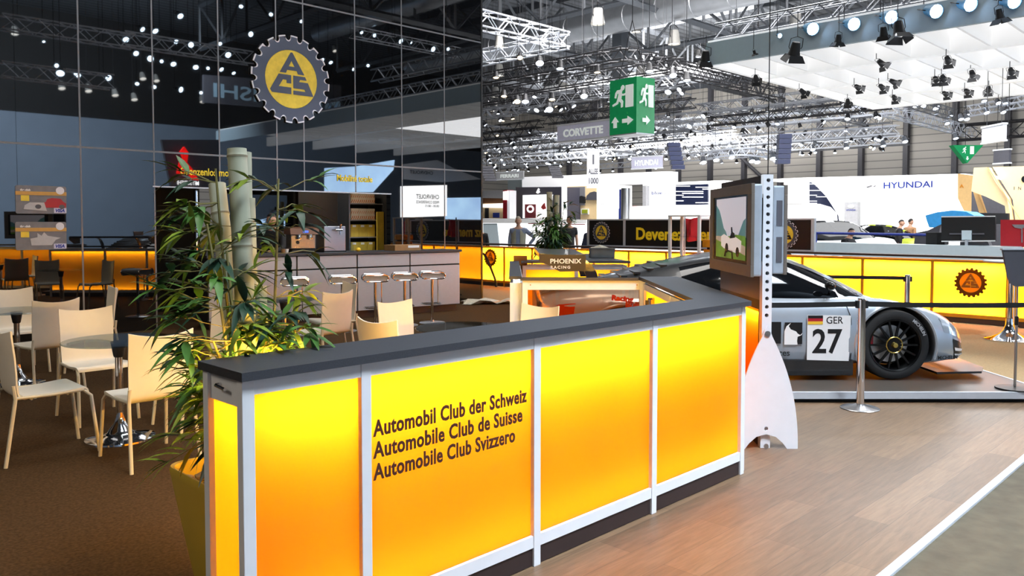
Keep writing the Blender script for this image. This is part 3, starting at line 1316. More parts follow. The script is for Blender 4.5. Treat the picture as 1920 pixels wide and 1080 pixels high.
bamboo_pole(pt, loc(470, 760, 3.30), loc(444, 279, 3.30), .041, (.215, .62, .97))
bamboo_pole(pt, loc(466, 760, 3.40), loc(459, 286, 3.46), .030, (.35, .8))
bamboo_pole(pt, loc(474, 760, 3.42), loc(464, 372, 3.44), .034, (.3, .62))
bamboo_pole(pt, loc(452, 760, 3.40), loc(407, 345, 3.55), .039, (.15, .55, .86))
bamboo_pole(pt, loc(497, 760, 3.38), loc(488, 536, 3.38), .027, (.5,))
shrub(pt, [(loc(450, 800, 3.3), loc(404, 316, 3.25)), (loc(440, 800, 3.15), loc(388, 420, 3.1)), (loc(455, 800, 3.2), loc(425, 470, 3.1))],
      .125, 34, random.Random(11), out=-RT * .9, lowbias=.9, leaves=5)
shrub(pt, [(loc(500, 790, 3.3), loc(522, 335, 3.4)), (loc(495, 780, 3.35), loc(560, 600, 3.3))], .12, 34, random.Random(23), out=RT * .6, leaves=5)
shrub(pt, [(loc(455, 770, 3.25), loc(500, 640, 3.2)), (loc(450, 770, 3.2), loc(400, 640, 3.1))], .12, 16, random.Random(29), mats=('leaf_lime', 'leaf_green'), leaves=5)
# the low sprig that hangs out over the pot
bb, tw = MB(), MB()
rr = random.Random(3)
P = smoothpts([loc(420, 800, 3.05), loc(395, 822, 3.0), loc(350, 845, 2.95), loc(312, 868, 2.95)], 4)
tw.tube(P, .003, 5)
for k in range(13):
    p = P[min(len(P) - 1, 1 + k)] if k < len(P) - 1 else P[-1]
    d = -RT * rr.uniform(.3, 1) + Vector((0, 0, rr.uniform(-.8, .25))) + FH * rr.uniform(-.4, .4)
    leaf(bb, Vector(p), d, Vector((0, 0, 1)), rr.uniform(.10, .15), .0125, .25)
bb.build('foliage', 'leaf_lime', pt)
tw.build('twigs', 'stem', pt)

# second bamboo, far behind on the cross counter
p = atd(1035, 470, 13.2)
pb = thing('bamboo_planter', 'small bamboo with a grey pole on the far counter behind the rear wing', 'plant', (p.x, p.y, 1.03))
lo2 = lambda px, py, dep: tuple(atd(px, py, dep) - Vector((p.x, p.y, 1.03)))
bamboo_pole(pb, lo2(1032, 474, 13.2), lo2(1030, 360, 13.2), .05, (.3, .7))
bamboo_pole(pb, lo2(1042, 474, 13.3), lo2(1044, 366, 13.3), .045, (.5,))
shrub(pb, [(lo2(1034, 474, 13), lo2(1030, 400, 13)), (lo2(1040, 474, 13), lo2(1058, 380, 13.1)), (lo2(1034, 474, 13), lo2(1016, 420, 13)), (lo2(1038, 474, 13), lo2(1042, 425, 12.9)), (lo2(1034, 474, 13), lo2(1034, 440, 12.9))], .16, 30, random.Random(5), mats=('leaf_green', 'leaf_dark'), leaves=6, spread=.6)
b = MB()
b.lathe([(0, 0), (.12, 0), (.15, .12), (.15, .14), (0, .13)], 20)
b.build('pot', 'soft_black', pb, True)

# ---------------------------------------------------------------- the bar
BL, BR = Vector((5.25, 11.55, 0)), Vector((9.70, 10.93, 0))
brz = math.atan2(BR.y - BL.y, BR.x - BL.x)
BLEN = (BR - BL).length
bar = thing('bar_counter', 'long brushed steel bar with dark joints in front of the black wall', 'bar', BL, brz)
bx = [0, (6.62 - 5.25) * 1.01, (7.66 - 5.25) * 1.01, (8.66 - 5.25) * 1.01, BLEN]
b = MB()
b.box(0, BLEN, .03, .62, .12, 1.07)
b.build('carcass', 'soft_black', bar)
b = MB()
b.box(.03, BLEN - .03, .08, .6, 0, .12)
b.build('plinth', 'plinth', bar)
for i in range(4):
    for z0, z1 in ((.13, .84), (.865, 1.065)):
        b = MB()
        b.box(bx[i] + .012, bx[i + 1] - .012, 0, .03, z0, z1, .002)
        b.build('steel_panel', 'brushed_steel', bar)
b = MB()
b.box(-.02, BLEN + .02, -.03, .66, 1.075, 1.115, .004)
b.build('bar_top', 'counter_slab', bar)


def make_stool(label):
    t = thing('bar_stool', label, 'stool', group='steel framed bar stools')
    b = MB()
    w, h = .19, .05
    ring = [(sx * (w - h) + h * math.cos(a), .768 + h * math.sin(a)) for sx, a0 in ((1, -PI / 2), (-1, PI / 2)) for a in [a0 + PI * k / 6 for k in range(7)]]
    for y in (-.17, .17):
        b.tube([(x, y, z) for x, z in ring], .011, 8, closed=True)
    b.tube([(-.12, -.17, .727), (-.12, .17, .727)], .011, 8)
    b.tube([(.12, -.17, .727), (.12, .17, .727)], .011, 8)
    b.build('seat_frame', 'chrome', t, True)
    b = MB()
    b.prism(ring, .33, Matrix(((1, 0, 0, 0), (0, 0, 1, -.165), (0, 1, 0, 0), (0, 0, 0, 1))))
    b.build('seat', 'grey_light', t, True)
    b = MB()
    b.cyl((0, 0, .02), (0, 0, .735), .024, n=16)
    b.build('column', 'chrome', t, True)
    b = MB()
    b.lathe([(0, 0), (.205, 0), (.208, .006), (.2, .012), (.03, .022), (.026, .05), (0, .05)], 36)
    b.build('base', 'steel', t, True)
    b = MB()
    b.tube(smoothpts([(0, 0, .30), (-.13, .02, .3), (-.16, .15, .3), (-.12, .21, .3), (.12, .21, .3), (.16, .15, .3), (.13, .02, .3), (0, 0, .3)], 4), .009, 8)
    b.build('foot_ring', 'chrome', t, True)
    b = MB()
    b.cyl((.1, .05, .3), (.1, .05, .735), .008, n=8)
    b.build('support_rod', 'chrome', t, True)
    return t


st0 = None
names = ['bar stool mostly behind the bamboo leaves', 'bar stool just clear of the bamboo leaves', 'bar stool above the two overlapping cream chairs', 'bar stool in the middle of the three clear ones',
         'bar stool one before the last of the bar row', 'bar stool nearest the amber lit end of the bar']
for i, (x, y) in enumerate(((5.20, 10.35), (5.92, 10.22), (6.62, 10.08), (7.18, 10.04), (7.68, 9.96), (8.20, 9.92))):
    c = make_stool(names[i]) if i == 0 else copy_tree(st0)
    if i == 0: st0 = c
    c.location = (x, y, -.003)
    c.rotation_euler.z = RZ + .2 + rnd.uniform(-.08, .08)
    c['label'] = names[i]

# things on and behind the bar; local frame of the bar
ux, uy = Vector((math.cos(brz), math.sin(brz), 0)), Vector((-math.sin(brz), math.cos(brz), 0))


def onbar(px, d=.25):
    """point over the bar top that is seen at column px, d behind its front"""
    r = ray(px, 470)
    o = BL + uy * d
    den = r.x * uy.x + r.y * uy.y
    t = (o.x * uy.x + o.y * uy.y) / den
    return Vector((r.x * t, r.y * t, 1.115))


cm = thing('coffee_machine', 'steel espresso machine with a small blue display on the bar', 'coffee machine', onbar(566, .36), brz - .2)
b = MB()
b.box(-.20, .20, -.12, .30, .06, .30, .015)
b.build('body', 'coffee_steel', cm)
b = MB()
b.box(-.19, .19, -.16, .30, .0, .05, .008)
b.build('drip_tray', 'soft_black', cm)
b = MB()
b.prism([(-.26, .30), (.34, .30), (.30, .40), (-.1, .42), (-.26, .37)], .46, Matrix(((0, 0, 1, -.23), (-1, 0, 0, 0.06), (0, 1, 0, 0), (0, 0, 0, 1))))
b.build('hood', 'coffee_brown', cm)
b = MB()
b.box(-.03, .05, -.285, -.26, .33, .36)
b.build('display', 'display_blue', cm)
for x in (-.08, .10):
    b = MB()
    b.cyl((x, -.2, .30), (x, -.2, .22), .035, n=14)
    b.cyl((x, -.2, .24), (x, -.32, .235), .012, n=8)
    b.build('brew_handle', 'chrome', cm, True)
b = MB()
b.cyl((-.09, -.121, .17), (-.09, -.13, .17), .028, n=16)
b.build('gauge', 'black', cm)

tp = thing('tap_box', 'plain steel box with a drinks tap on the bar', 'drinks dispenser', onbar(622, .34), brz)
b = MB()
b.box(-.19, .19, -.13, .2, .02, .43, .006)
b.build('body', 'steel', tp)
b = MB()
b.box(-.2, .2, -.14, .21, 0, .02)
b.build('base', 'black', tp)
b = MB()
b.cyl((.06, -.13, .37), (.06, -.21, .37), .018, n=12)
b.cyl((.06, -.2, .37), (.07, -.21, .47), .012, .02, n=12)
b.cyl((.06, -.2, .37), (.06, -.205, .29), .012, .009, n=12)
b.cyl((-.02, -.2, .37), (.1, -.2, .37), .02, n=12)
b.build('tap', 'chrome', tp, True)
g = MB()
g.lathe([(.03, 0), (.038, .15), (.035, .15), (.028, .008), (0, .008), (0, 0), (.03, 0)], 20)
tag(g.build('drinking_glass', 'clear_glass', None, True, onbar(660, .12)), 'empty tall glass beside the steel tap box on the bar', 'glass')
g = MB()
g.lathe([(.03, 0), (.036, .1), (.033, .1), (.028, .008), (0, .008), (0, 0), (.03, 0)], 20)
tag(g.build('drinking_glass', 'clear_glass', None, True, onbar(829, .15)), 'low glass near the end of the bar beyond the cardboard box', 'glass')
g = MB()
g.lathe([(0, -.05), (.012, -.045), (.035, -.015), (.035, .015), (.012, .045), (0, .05)], 16, mat=Matrix.Rotation(PI / 2, 4, 'Y'))
tag(g.build('lemon', 'yellow', None, True, onbar(672, .18) + Vector((0, 0, .035))), 'bright lemon lying on the bar beside the tall glass', 'lemon')
cbx = thing('cardboard_box', 'flat cardboard box with a white label on the bar end', 'box', onbar(756, .25), brz + .05)
b = MB()
b.box(-.27, .27, -.16, .2, 0, .10, .003)
b.build('body', 'cardboard', cbx)
b = MB()
b.box(0, .23, -.163, -.159, .05, .09)
b.build('paper_label', 'white', cbx)
for i, (px, m, lab) in enumerate(((531, 'cardboard', 'small brown cup beside the espresso machine'), (537, 'white', 'small white cup at the espresso machine edge'))):
    g = MB()
    g.lathe([(.025, 0), (.04, .07), (.036, .07), (.02, .01), (0, .01), (0, 0), (.025, 0)], 16)
    tag(g.build('cup', m, None, True, onbar(px, .15)), lab, 'cup')

# shelf in the bar niche with cartons
SX0, SX1, SY = 8.70, 9.46, 13.0
sh = thing('bar_shelf', 'open shelf niche stacked with cartons behind the bar', 'shelf', (SX0, SY, 0))
b = MB()
b.box(0, .03, 0, .5, 0, 2.5)
b.box(.78, .81, 0, .5, 0, 2.5)
b.build('side_panel', 'steel', sh)
b = MB()
b.box(0, .81, .48, .5, 0, 2.5)
b.build('back_panel', 'soft_black', sh)
zs = (.98, 1.33, 1.66, 1.98)
for z in zs:
    b = MB()
    b.box(.03, .78, 0, .48, z - .02, z)
    b.build('shelf_board', 'grey_mid', sh)
cols = (('cup_yellow', .25), ('cup_yellow', .24), ('carton_white', .22), ('carton_white', .2))
nm = ('bottom', 'second', 'third', 'top')
for r, (m, hh) in enumerate(cols):
    for k in range(3):
        ct = thing('carton', '', 'carton', (SX0 + .15 + k * .19, SY + .15, zs[r]), 0, 'cartons on the %s shelf of the niche' % nm[r])
        ct['label'] = '%s carton on the %s shelf of the bar niche' % ('yellow' if r < 2 else 'white orange striped', nm[r])
        b = MB()
        b.box(-.092, .092, -.12, .12, 0, hh, .003)
        b.build('box', m, ct)
        if r > 1:
            b = MB()
            for j in range(4):
                x = -.08 + j * .045
                b.prism([(x, .0), (x + .015, 0), (x + .045, hh * .3), (x + .03, hh * .3)], .002, frame((0, -.1215, .01), (1, 0, 0), (0, 0, 1)))
                b.prism([(x, .0), (x + .01, 0), (x + .03, hh * .24), (x + .02, hh * .24)], .002, frame((0, -.1215, hh * .55), (1, 0, 0), (0, 0, 1)))
            b.build('stripes', 'carton_orange', ct)
        else:
            b = MB()
            b.box(-.05, .03, -.1225, -.1195, hh - .05, hh - .01)
            b.build('paper_tag', 'white', ct)
b = MB()
b.box(SX0 + .62, SX0 + .78, SY - .05, SY - .02, .9, 1.82)
o = b.build('folded_panel', 'cup_yellow', None)
tag(o, 'upright yellow panel leaning at the edge of the bar niche', 'panel')

# ---------------------------------------------------------------- things stuck on the black wall
e = emblem(frame((7.055, YW - .03, 4.02), (1, 0, 0), (0, 0, 1)), .735, None, name='club_emblem')
tag(e, 'large toothed grey and yellow club emblem high on the black wall', 'emblem')
for s, px, py, size, wpx in (('Grenzenlos mobil', 337, 327, .16, 104), ('Mobilité totale', 631, 339, .16, 67)):
    me = text_mesh(s, size, .003, .002)
    p, q = aty(px, py, YW), aty(px + wpx, py, YW)
    me.transform(Matrix.Scale((q.x - p.x) / max(v.co.x for v in me.vertices), 4, (1, 0, 0)))
    o = put(me, 'wall_lettering', 'yellow_text' if size > 0 else 'gold', frame((p.x, YW - .006, p.z), (1, 0, 0), (0, 0, 1)))
    tag(o, 'yellow lettering on the black wall %s' % ('behind the bamboo' if px < 400 else 'above the bar opening'), 'lettering')
for i, (py0, lab) in enumerate(((347, 'big credit card print with a red vintage car on the black wall'), (416, 'big grey credit card print below the red car one on the black wall'))):
    p, q = aty(28, py0, YW), aty(125, py0 + 58, YW)
    wd = q.x - p.x
    t = thing('card_print', lab, 'card', (p.x, YW - .004, p.z - .60 + (.0 if i == 0 else .0)))
    hgt = .58 * wd + .02
    t.location.z = p.z - hgt
    k = wd
    b = MB()
    b.prism([(x * 1, y) for x, y in [(x + k / 2, y + hgt / 2) for x, y in [(a, c) for a, c in [(math.copysign(k / 2 - .02, sx) + .02 * math.cos(an), math.copysign(hgt / 2 - .02, sy) + .02 * math.sin(an)) for sx, sy, a0 in ((1, 1, 0), (-1, 1, PI / 2), (-1, -1, PI), (1, -1, 1.5 * PI)) for an in (a0, a0 + PI / 4, a0 + PI / 2)]]]], .006, frame((0, 0, 0), (1, 0, 0), (0, 0, 1)))
    b.build('card', 'card_grey', t)
    F = lambda z: frame((0, z, 0), (1, 0, 0), (0, 0, 1))

    def rect(nm_, m, x0, x1, y0, y1, off=-.008):
        bb_ = MB()
        bb_.prism([(x0 * k, y0 * hgt), (x1 * k, y0 * hgt), (x1 * k, y1 * hgt), (x0 * k, y1 * hgt)], .002, F(off))
        return bb_.build(nm_, m, t)
    rect('stripe', 'card_gold', 0, 1, .66, .79)
    rect('chip', 'gold', .1, .26, .45, .65)
    rect('mark_plate', 'sign_grey', .74, .99, .03, .21)
    b = MB()
    b.lathe([(0, 0), (.075 * k, 0), (.085 * k, .006), (0, .01)], 28, mat=frame((.87 * k, -.006, .84 * hgt), (1, 0, 0), (0, 0, 1)))
    b.build('badge', 'emblem_edge', t)
    put(text_mesh('VISA', .105 * hgt * 1.5, .003, .001, shear=.25), 'lettering', 'visa_blue', frame((.76 * k, -.011, .065 * hgt), (1, 0, 0), (0, 0, 1)), t)
    put(text_mesh('the club', .1 * hgt, .002, .001), 'lettering', 'white', frame((.09 * k, -.009, .81 * hgt), (1, 0, 0), (0, 0, 1)), t)
    if i == 0:
        b = MB()
        b.prism([(x * k, y * hgt) for x, y in ((.54, .22), (.98, .22), (.99, .38), (.93, .44), (.88, .55), (.70, .57), (.61, .53), (.58, .42), (.52, .40))], .002, F(-.0085))
        b.build('car_picture', 'red', t)
        b = MB()
        b.prism([(x * k, y * hgt) for x, y in ((.15, .16), (.6, .1), (.55, .4), (.27, .4), (.17, .3))], .002, F(-.009))
        b.build('bonnet_picture', 'grey_light', t)
        b = MB()
        for cx in (.43, .9):
            b.prism([(x * k + 0, y * k * .82 + .02) for x, y in circle(.06, 18, cx, .15)], .002, F(-.0115))
        b.build('wheel_picture', 'grey_dark', t)
    else:
        b = MB()
        b.prism([(x * k, y * hgt) for x, y in ((.3, .16), (.7, .16), (.78, .35), (.88, .42), (.62, .5), (.55, .63), (.5, .5), (.42, .6), (.42, .45), (.28, .4))], .002, F(-.009))
        b.build('group_picture', 'grey_light', t)
# crumpled film on the carpet near the wall end
b = MB()
rp = random.Random(8)
G = [[b.bm.verts.new((i * .17 + rp.uniform(-.05, .05), j * .14 + rp.uniform(-.05, .05), .01 + max(0, rp.uniform(-.03, .09)))) for j in range(5)] for i in range(8)]
for i in range(7):
    for j in range(4):
        b.bm.faces.new((G[i][j], G[i + 1][j], G[i + 1][j + 1], G[i][j + 1]))
pz = Z_ = atz(868, 572, 0)
o = b.build('plastic_sheet', 'plastic_film', None, False, (pz.x, pz.y, 0), -.6)
tag(o, 'crumpled clear plastic sheet lying on the carpet at the bar end', 'plastic sheet')

# ---------------------------------------------------------------- the car platform and the racing car
pf = thing('car_platform', 'low grey platform with an aluminium front edge under the racing car', 'platform', UW(0, 0), RZ)
b = MB()
b.box(.22, 4.8, 7.085, 10.25, .04, .095)
b.build('deck', 'platform_top', pf)
b = MB()
b.box(1.95, 4.8, 7.055, 7.085, .035, .098, .003)
b.build('edge_profile', 'alu', pf)
b = MB()
b.box(4.8, 4.83, 7.055, 10.25, .035, .098, .003)
b.build('edge_profile', 'alu', pf)
b = MB()
b.box(.3, 4.75, 7.12, 10.2, 0, .04)
b.build('plinth', 'soft_black', pf)


def loft_body(st, n=6, caps=True):
    """closed skin through stations (x, half outline [(y, z) ... from keel to crown])"""
    b = MB()
    m = len(st[0][1])
    rows = []
    for i in range(len(st) - 1):
        S4 = [st[max(0, min(len(st) - 1, i + j))] for j in (-1, 0, 1, 2)]
        for s in range(n):
            t = s / n
            cr = lambda a, b_, c, d: .5 * ((2 * b_) + (-a + c) * t + (2 * a - 5 * b_ + 4 * c - d) * t * t + (-a + 3 * b_ - 3 * c + d) * t ** 3)
            x = cr(*[q[0] for q in S4])
            rows.append((x, [(cr(*[q[1][k][0] for q in S4]), cr(*[q[1][k][1] for q in S4])) for k in range(m)]))
    rows.append(st[-1])
    rings = []
    for x, prof in rows:
        r = [b.bm.verts.new((x, -max(y, 0), z)) for y, z in prof]
        r += [b.bm.verts.new((x, max(y, 0), z)) for y, z in prof[-2:0:-1]]
        rings.append(r)
    N = len(rings[0])
    for A, B in zip(rings, rings[1:]):
        for k in range(N):
            b.bm.faces.new((A[k], A[(k + 1) % N], B[(k + 1) % N], B[k]))
    if caps:
        b.bm.faces.new(rings[0][::-1])
        b.bm.faces.new(rings[-1])
    bmesh.ops.recalc_face_normals(b.bm, faces=b.bm.faces)
    return b


def cut(o, cutters):
    """boolean difference with temporary cutter objects"""
    tmp = []
    for cbm in cutters:
        c = cbm.build('cutter', 'black')
        tmp.append(c)
        md = o.modifiers.new('cut', 'BOOLEAN')
        md.operation = 'DIFFERENCE'
        md.solver = 'EXACT'
        md.object = c
    bpy.context.view_layer.update()
    dg = bpy.context.evaluated_depsgraph_get()
    me = bpy.data.meshes.new_from_object(o.evaluated_get(dg))
    o.modifiers.clear()
    old = o.data
    o.data = me
    bpy.data.meshes.remove(old)
    for c in tmp:
        bpy.data.objects.remove(c)
    for p in me.polygons:
        p.use_smooth = True
    try:
        me.set_sharp_from_angle(angle=math.radians(32))
    except Exception:
        pass
    return o


def body_prof(w, zb, zs, zt, zc, ws=None):
    ws = ws or w
    h = zs - zb
    return [(0, zb), (w - .16, zb), (w - .03, zb + min(.05, h * .08)), (w, zb + min(.16, h * .22)), (w, min(.40, zb + h * .42)), (w - .004, min(.56, zb + h * .68)), (w - .03, zs - min(.06, h * .12)), (w - .075, zs), (w - .17, zt), (w - .42, zc - .01), (w - .62, zc), (0, zc)]


rc = thing('race_car', 'silver and black racing car with number 27 on its door', 'car', UW(1.06, 8.56, .097), RZ)
STN = [
    (-.80, .80, .34, .66, .72, .75), (-.76, .88, .26, .72, .78, .80), (-.60, .95, .20, .765, .825, .84), (-.30, .985, .16, .79, .845, .865),
    (0, .995, .14, .80, .85, .88), (.35, .99, .14, .795, .84, .90), (.65, .975, .14, .78, .825, .89), (1.0, .965, .14, .765, .81, .86),
    (1.4, .96, .14, .755, .80, .84), (1.8, .962, .14, .75, .795, .83), (2.15, .975, .14, .75, .795, .815), (2.4, .99, .14, .735, .78, .775),
    (2.6, .995, .14, .715, .755, .735), (2.85, .985, .14, .665, .70, .68), (3.02, .955, .14, .615, .65, .635), (3.16, .90, .15, .56, .595, .59),
    (3.28, .82, .15, .49, .53, .54), (3.37, .71, .16, .42, .46, .475), (3.43, .56, .18, .36, .39, .40), (3.46, .36, .20, .32, .34, .35)]
bd = loft_body([(x, body_prof(w, zb, zs, zt, zc)) for x, w, zb, zs, zt, zc in STN]).build('body', 'car_silver', rc, True)
cut_list = []
for x in (0, 2.6):
    c = MB()
    c.cyl((x, -1.3, .335), (x, 1.3, .335), .385, n=48)
    cut_list.append(c)
bd.parent = None
cut(bd, cut_list)
bd.parent = rc
for x in (0, 2.6):
    for s in (-1, 1):
        b = MB()
        a = [(x + .386 * math.cos(t), .335 + .386 * math.sin(t)) for t in [math.radians(q) for q in range(-20, 201, 6)]]
        b.tube([(px_, s * .972, pz_) for px_, pz_ in a], .016, 6)
        b.build('arch_lip', 'car_silver', rc, True)
for x in (0, 2.6):
    b = MB()
    b.box(x - .36, x + .36, -.6, .6, .1, .66)
    b.build('wheel_well', 'black', rc)

# cabin: black glass and pillars
cab = [(-.45, .50, .80, .38, .83), (-.2, .54, .82, .38, .885), (.1, .62, .83, .42, .965), (.45, .72, .82, .46, 1.06), (.8, .79, .795, .50, 1.13), (1.1, .82, .785, .54, 1.175),
       (1.4, .835, .785, .57, 1.185), (1.65, .84, .785, .58, 1.165), (1.9, .84, .785, .585, 1.075), (2.15, .835, .775, .60, .955), (2.45, .81, .75, .62, .80)]


def cab_prof(bw, zb, rw, zr, inset=0):
    return [(0, zb - .08), (bw, zb - .08), (bw, zb), (bw - (bw - rw) * .35, zb + (zr - zb) * .5), (rw + .04, zr - .05), (rw - .05, zr - .008), (rw - .3, zr), (0, zr + .01)]


loft_body([(x, cab_prof(bw, zb, rw, zr)) for x, bw, zb, rw, zr in cab]).build('cabin', 'car_glass', rc, True)
# roof skin and pillars in black carbon, a little proud of the glass
b = MB()


def cabpt(x, k, off=.006):
    for a, c in zip(cab, cab[1:]):
        if a[0] <= x <= c[0]:
            t = (x - a[0]) / (c[0] - a[0])
            v = [a[i] + (c[i] - a[i]) * t for i in range(5)]
            P = cab_prof(*v[1:])
            k0 = int(min(k, 6.999))
            f = k - k0
            y = P[k0][0] + (P[k0 + 1][0] - P[k0][0]) * f
            z = P[k0][1] + (P[k0 + 1][1] - P[k0][1]) * f
            return y, z
    return None


def skin(x0, x1, k0, k1, off=.008, nx=20, nk=8, side=0):
    bb_ = MB()
    for s in ((-1, 1) if side == 0 else (side,)):
        g = []
        for i in range(nx + 1):
            x = x0 + (x1 - x0) * i / nx
            row = []
            for j in range(nk + 1):
                k = k0 + (k1 - k0) * j / nk
                y, z = cabpt(x, k)
                e = max(.001, 1 - abs(k - 7) / 7)
                row.append(bb_.bm.verts.new((x, s * (y + off * (1 - e * .8)), z + off * e)))
            g.append(row)
        for i in range(nx):
            for j in range(nk):
                f = (g[i][j], g[i + 1][j], g[i + 1][j + 1], g[i][j + 1])
                bb_.bm.faces.new(f if s < 0 else f[::-1])
    return bb_


skin(.55, 1.55, 4.2, 7).build('roof', 'car_carbon', rc, True)
skin(1.5, 2.43, 4.0, 4.9, .01).build('pillar', 'car_carbon', rc, True)
skin(.0, .62, 2.0, 4.6, .01).build('rear_quarter', 'car_carbon', rc, True)
skin(-.44, .60, 4.4, 7, .012).build('engine_cover', 'car_carbon', rc, True)
for i in range(7):
    x = -.36 + i * .135
    y, z = cabpt(x, 6.4)
    b = MB()
    b.box(x, x + .07, -.44, .44, z - .012, z + .016, .006)
    b.build('louvre', 'car_carbon', rc)
# dark deck of the hood vent and bumper details
b = MB()
b.box(-.80, .55, -.9, -.55, .80, .905)
b.bm.clear()
for s in (-1, 1):
    b.prism([(2.3, .0), (2.95, 0), (2.85, .22), (2.35, .26)], .012, Matrix.Translation((0, s * .1 - (.26 if s < 0 else 0) + .0, .79)) @ Matrix.Rotation(math.radians(14), 4, 'Y'))
b.bm.clear()
b.prism([(2.42, -.45), (2.9, -.38), (2.9, .38), (2.42, .45)], .01, Matrix.Translation((.0, 0, 1.335)) @ Matrix.Rotation(math.radians(13.2), 4, 'Y'))
b.build('bonnet_vent', 'car_carbon', rc)
for s in (-1, 1):
    b = MB()
    b.box(.42, 2.2, s * .9 - .07, s * .9 + .07, .045, .20, .01)
    b.build('side_skirt', 'car_carbon', rc)
b = MB()
b.prism([(3.0, -.97), (3.45, -.93), (3.60, -.70), (3.66, 0), (3.60, .70), (3.45, .93), (3.0, .97)], .02, Matrix.Translation((0, 0, .06)))
b.build('splitter', 'car_carbon', rc)
def bodypt(x, k):
    for a_, c_ in zip(STN, STN[1:]):
        if a_[0] <= x <= c_[0]:
            t_ = (x - a_[0]) / (c_[0] - a_[0])
            P_ = body_prof(*[a_[i] + (c_[i] - a_[i]) * t_ for i in range(1, 6)])
            k0 = int(min(k, len(P_) - 1.001))
            f_ = k - k0
            return P_[k0][0] + (P_[k0 + 1][0] - P_[k0][0]) * f_, P_[k0][1] + (P_[k0 + 1][1] - P_[k0][1]) * f_


def bodyskin(x0, x1, k0, k1, s_, off=.006, nx=8, nk=6, slope=0):
    """a patch that lies on the body skin between x0, x1 and outline steps k0, k1"""
    bb_ = MB()
    g_ = []
    for i in range(nx + 1):
        row = []
        for j in range(nk + 1):
            x = x0 + (x1 - x0) * i / nx + slope * j / nk
            k = k0 + (k1 - k0) * j / nk
            y, z = bodypt(x, k)
            nrm = .35 if x > 3.0 else 0
            row.append(bb_.bm.verts.new((x + off * nrm, s_ * (y + off), z + (off if k > 6 else 0))))
        g_.append(row)
    for i in range(nx):
        for j in range(nk):
            f_ = (g_[i][j], g_[i + 1][j], g_[i + 1][j + 1], g_[i][j + 1])
            bb_.bm.faces.new(f_ if s_ < 0 else f_[::-1])
    return bb_


for s in (-1, 1):
    bodyskin(3.08, 3.33, 5.1, 6.7, s, .006, slope=-.04).build('headlight', 'headlight', rc, True)
    v = bodyskin(3.22, 3.44, 2.2, 4.7, s, .006, slope=-.03).build('air_intake', 'decal_black', rc, True)
    for k in (2.7, 3.5):
        bodyskin(3.22, 3.43, k, k + .4, s, .012, slope=-.01).build('intake_slat', 'decal_white', v, True)
    bodyskin(-.74, -.50, 4.4, 6.2, s, .006, slope=.05).build('tail_light', 'tail_red', rc, True)
b = MB()
b.box(3.40, 3.468, -.34, .34, .22, .34, .01)
b.build('grille', 'decal_black', rc)
for s in (-1, 1):
    # mirror
    b = MB()
    b.cyl((2.02, s * .80, .80), (2.0, s * .93, .90), .014, n=8)
    b._add((lambda q: (bmesh.ops.create_uvsphere(q, u_segments=14, v_segments=8, radius=.055), q)[1])(bmesh.new()), Matrix.Translation((1.98, s * .93, .90)) @ Matrix.Diagonal((.8, 1.4, .8, 1)))
    b.build('mirror', 'rim_black', rc, True)
# black tail panel with the lamps in it
b = MB()
b.box(-.822, -.79, -.78, .78, .42, .74, .01)
b.build('tail_panel', 'car_carbon', rc)
# wheels
SPK = 14
for wx in (0, 2.6):
    for s in (-1, 1):
        W = MB()
        ro = Matrix.Rotation(PI / 2 * (1 if s < 0 else -1), 4, 'X')
        W.lathe([(.245, -.02), (.255, .0), (.25, .012), (.235, .004), (.225, -.06), (.22, -.2), (.23, -.22), (.245, -.2)], 40)
        W.lathe([(0, -.01), (.06, -.01), (.065, -.03), (.06, -.06), (0, -.06)], 24)
        for k in range(SPK):
            a = 2 * PI * k / SPK
            q = MB()
            q.prism([(.05, -.012), (.235, -.008), (.235, .008), (.05, .012)], .022, Matrix.Translation((0, 0, -.035)))
            me = bpy.data.meshes.new('spoke')
            q.bm.to_mesh(me)
            q.bm.free()
            W.mesh(me, Matrix.Rotation(a, 4, 'Z'))
        for v in W.bm.verts:
            v.co = ro @ v.co
            v.co += Vector((wx, s * .955, .335))
        wh = W.build('wheel', 'rim_black', rc, True)
        T = MB()
        T.lathe([(.245, .005), (.265, .012), (.30, .015), (.325, .0), (.335, -.03), (.335, -.2), (.32, -.235), (.27, -.245), (.24, -.22)], 48)
        for v in T.bm.verts:
            v.co = ro @ v.co
            v.co += Vector((wx, s * .955, .335))
        T.build('tyre', 'tyre', wh, True)
        H = MB()
        H.lathe([(0, .02), (.022, .018), (.03, -.01)], 16)
        H.lathe([(.07, -.008), (.075, -.004), (.082, -.008)], 24)
        for v in H.bm.verts:
            v.co = ro @ v.co
            v.co += Vector((wx, s * .955, .335))
        H.build('hub_nut', 'brass', wh, True)
        Dk = MB()
        Dk.lathe([(0, -.12), (.18, -.12), (.18, -.14), (0, -.14)], 30)
        for v in Dk.bm.verts:
            v.co = ro @ v.co
            v.co += Vector((wx, s * .955, .335))
        Dk.build('brake_disc', 'steel', wh, True)
        if s < 0 and wx > 1:
            q = text_mesh('MICHELIN', .042, .001, .001, 'CENTER')
            for v in q.vertices:
                a = math.radians(38) - v.co.x / .29
                r = .275 + v.co.y
                v.co = Vector((wx + r * math.cos(a), -.9745 + v.co.z, .335 + r * math.sin(a)))
            obj('tyre_lettering', q, 'grey_light', wh)
b = MB()
b.box(2.33, 2.42, -.9, -.85, .33, .45, .01)
b.build('brake_caliper', 'red', rc)
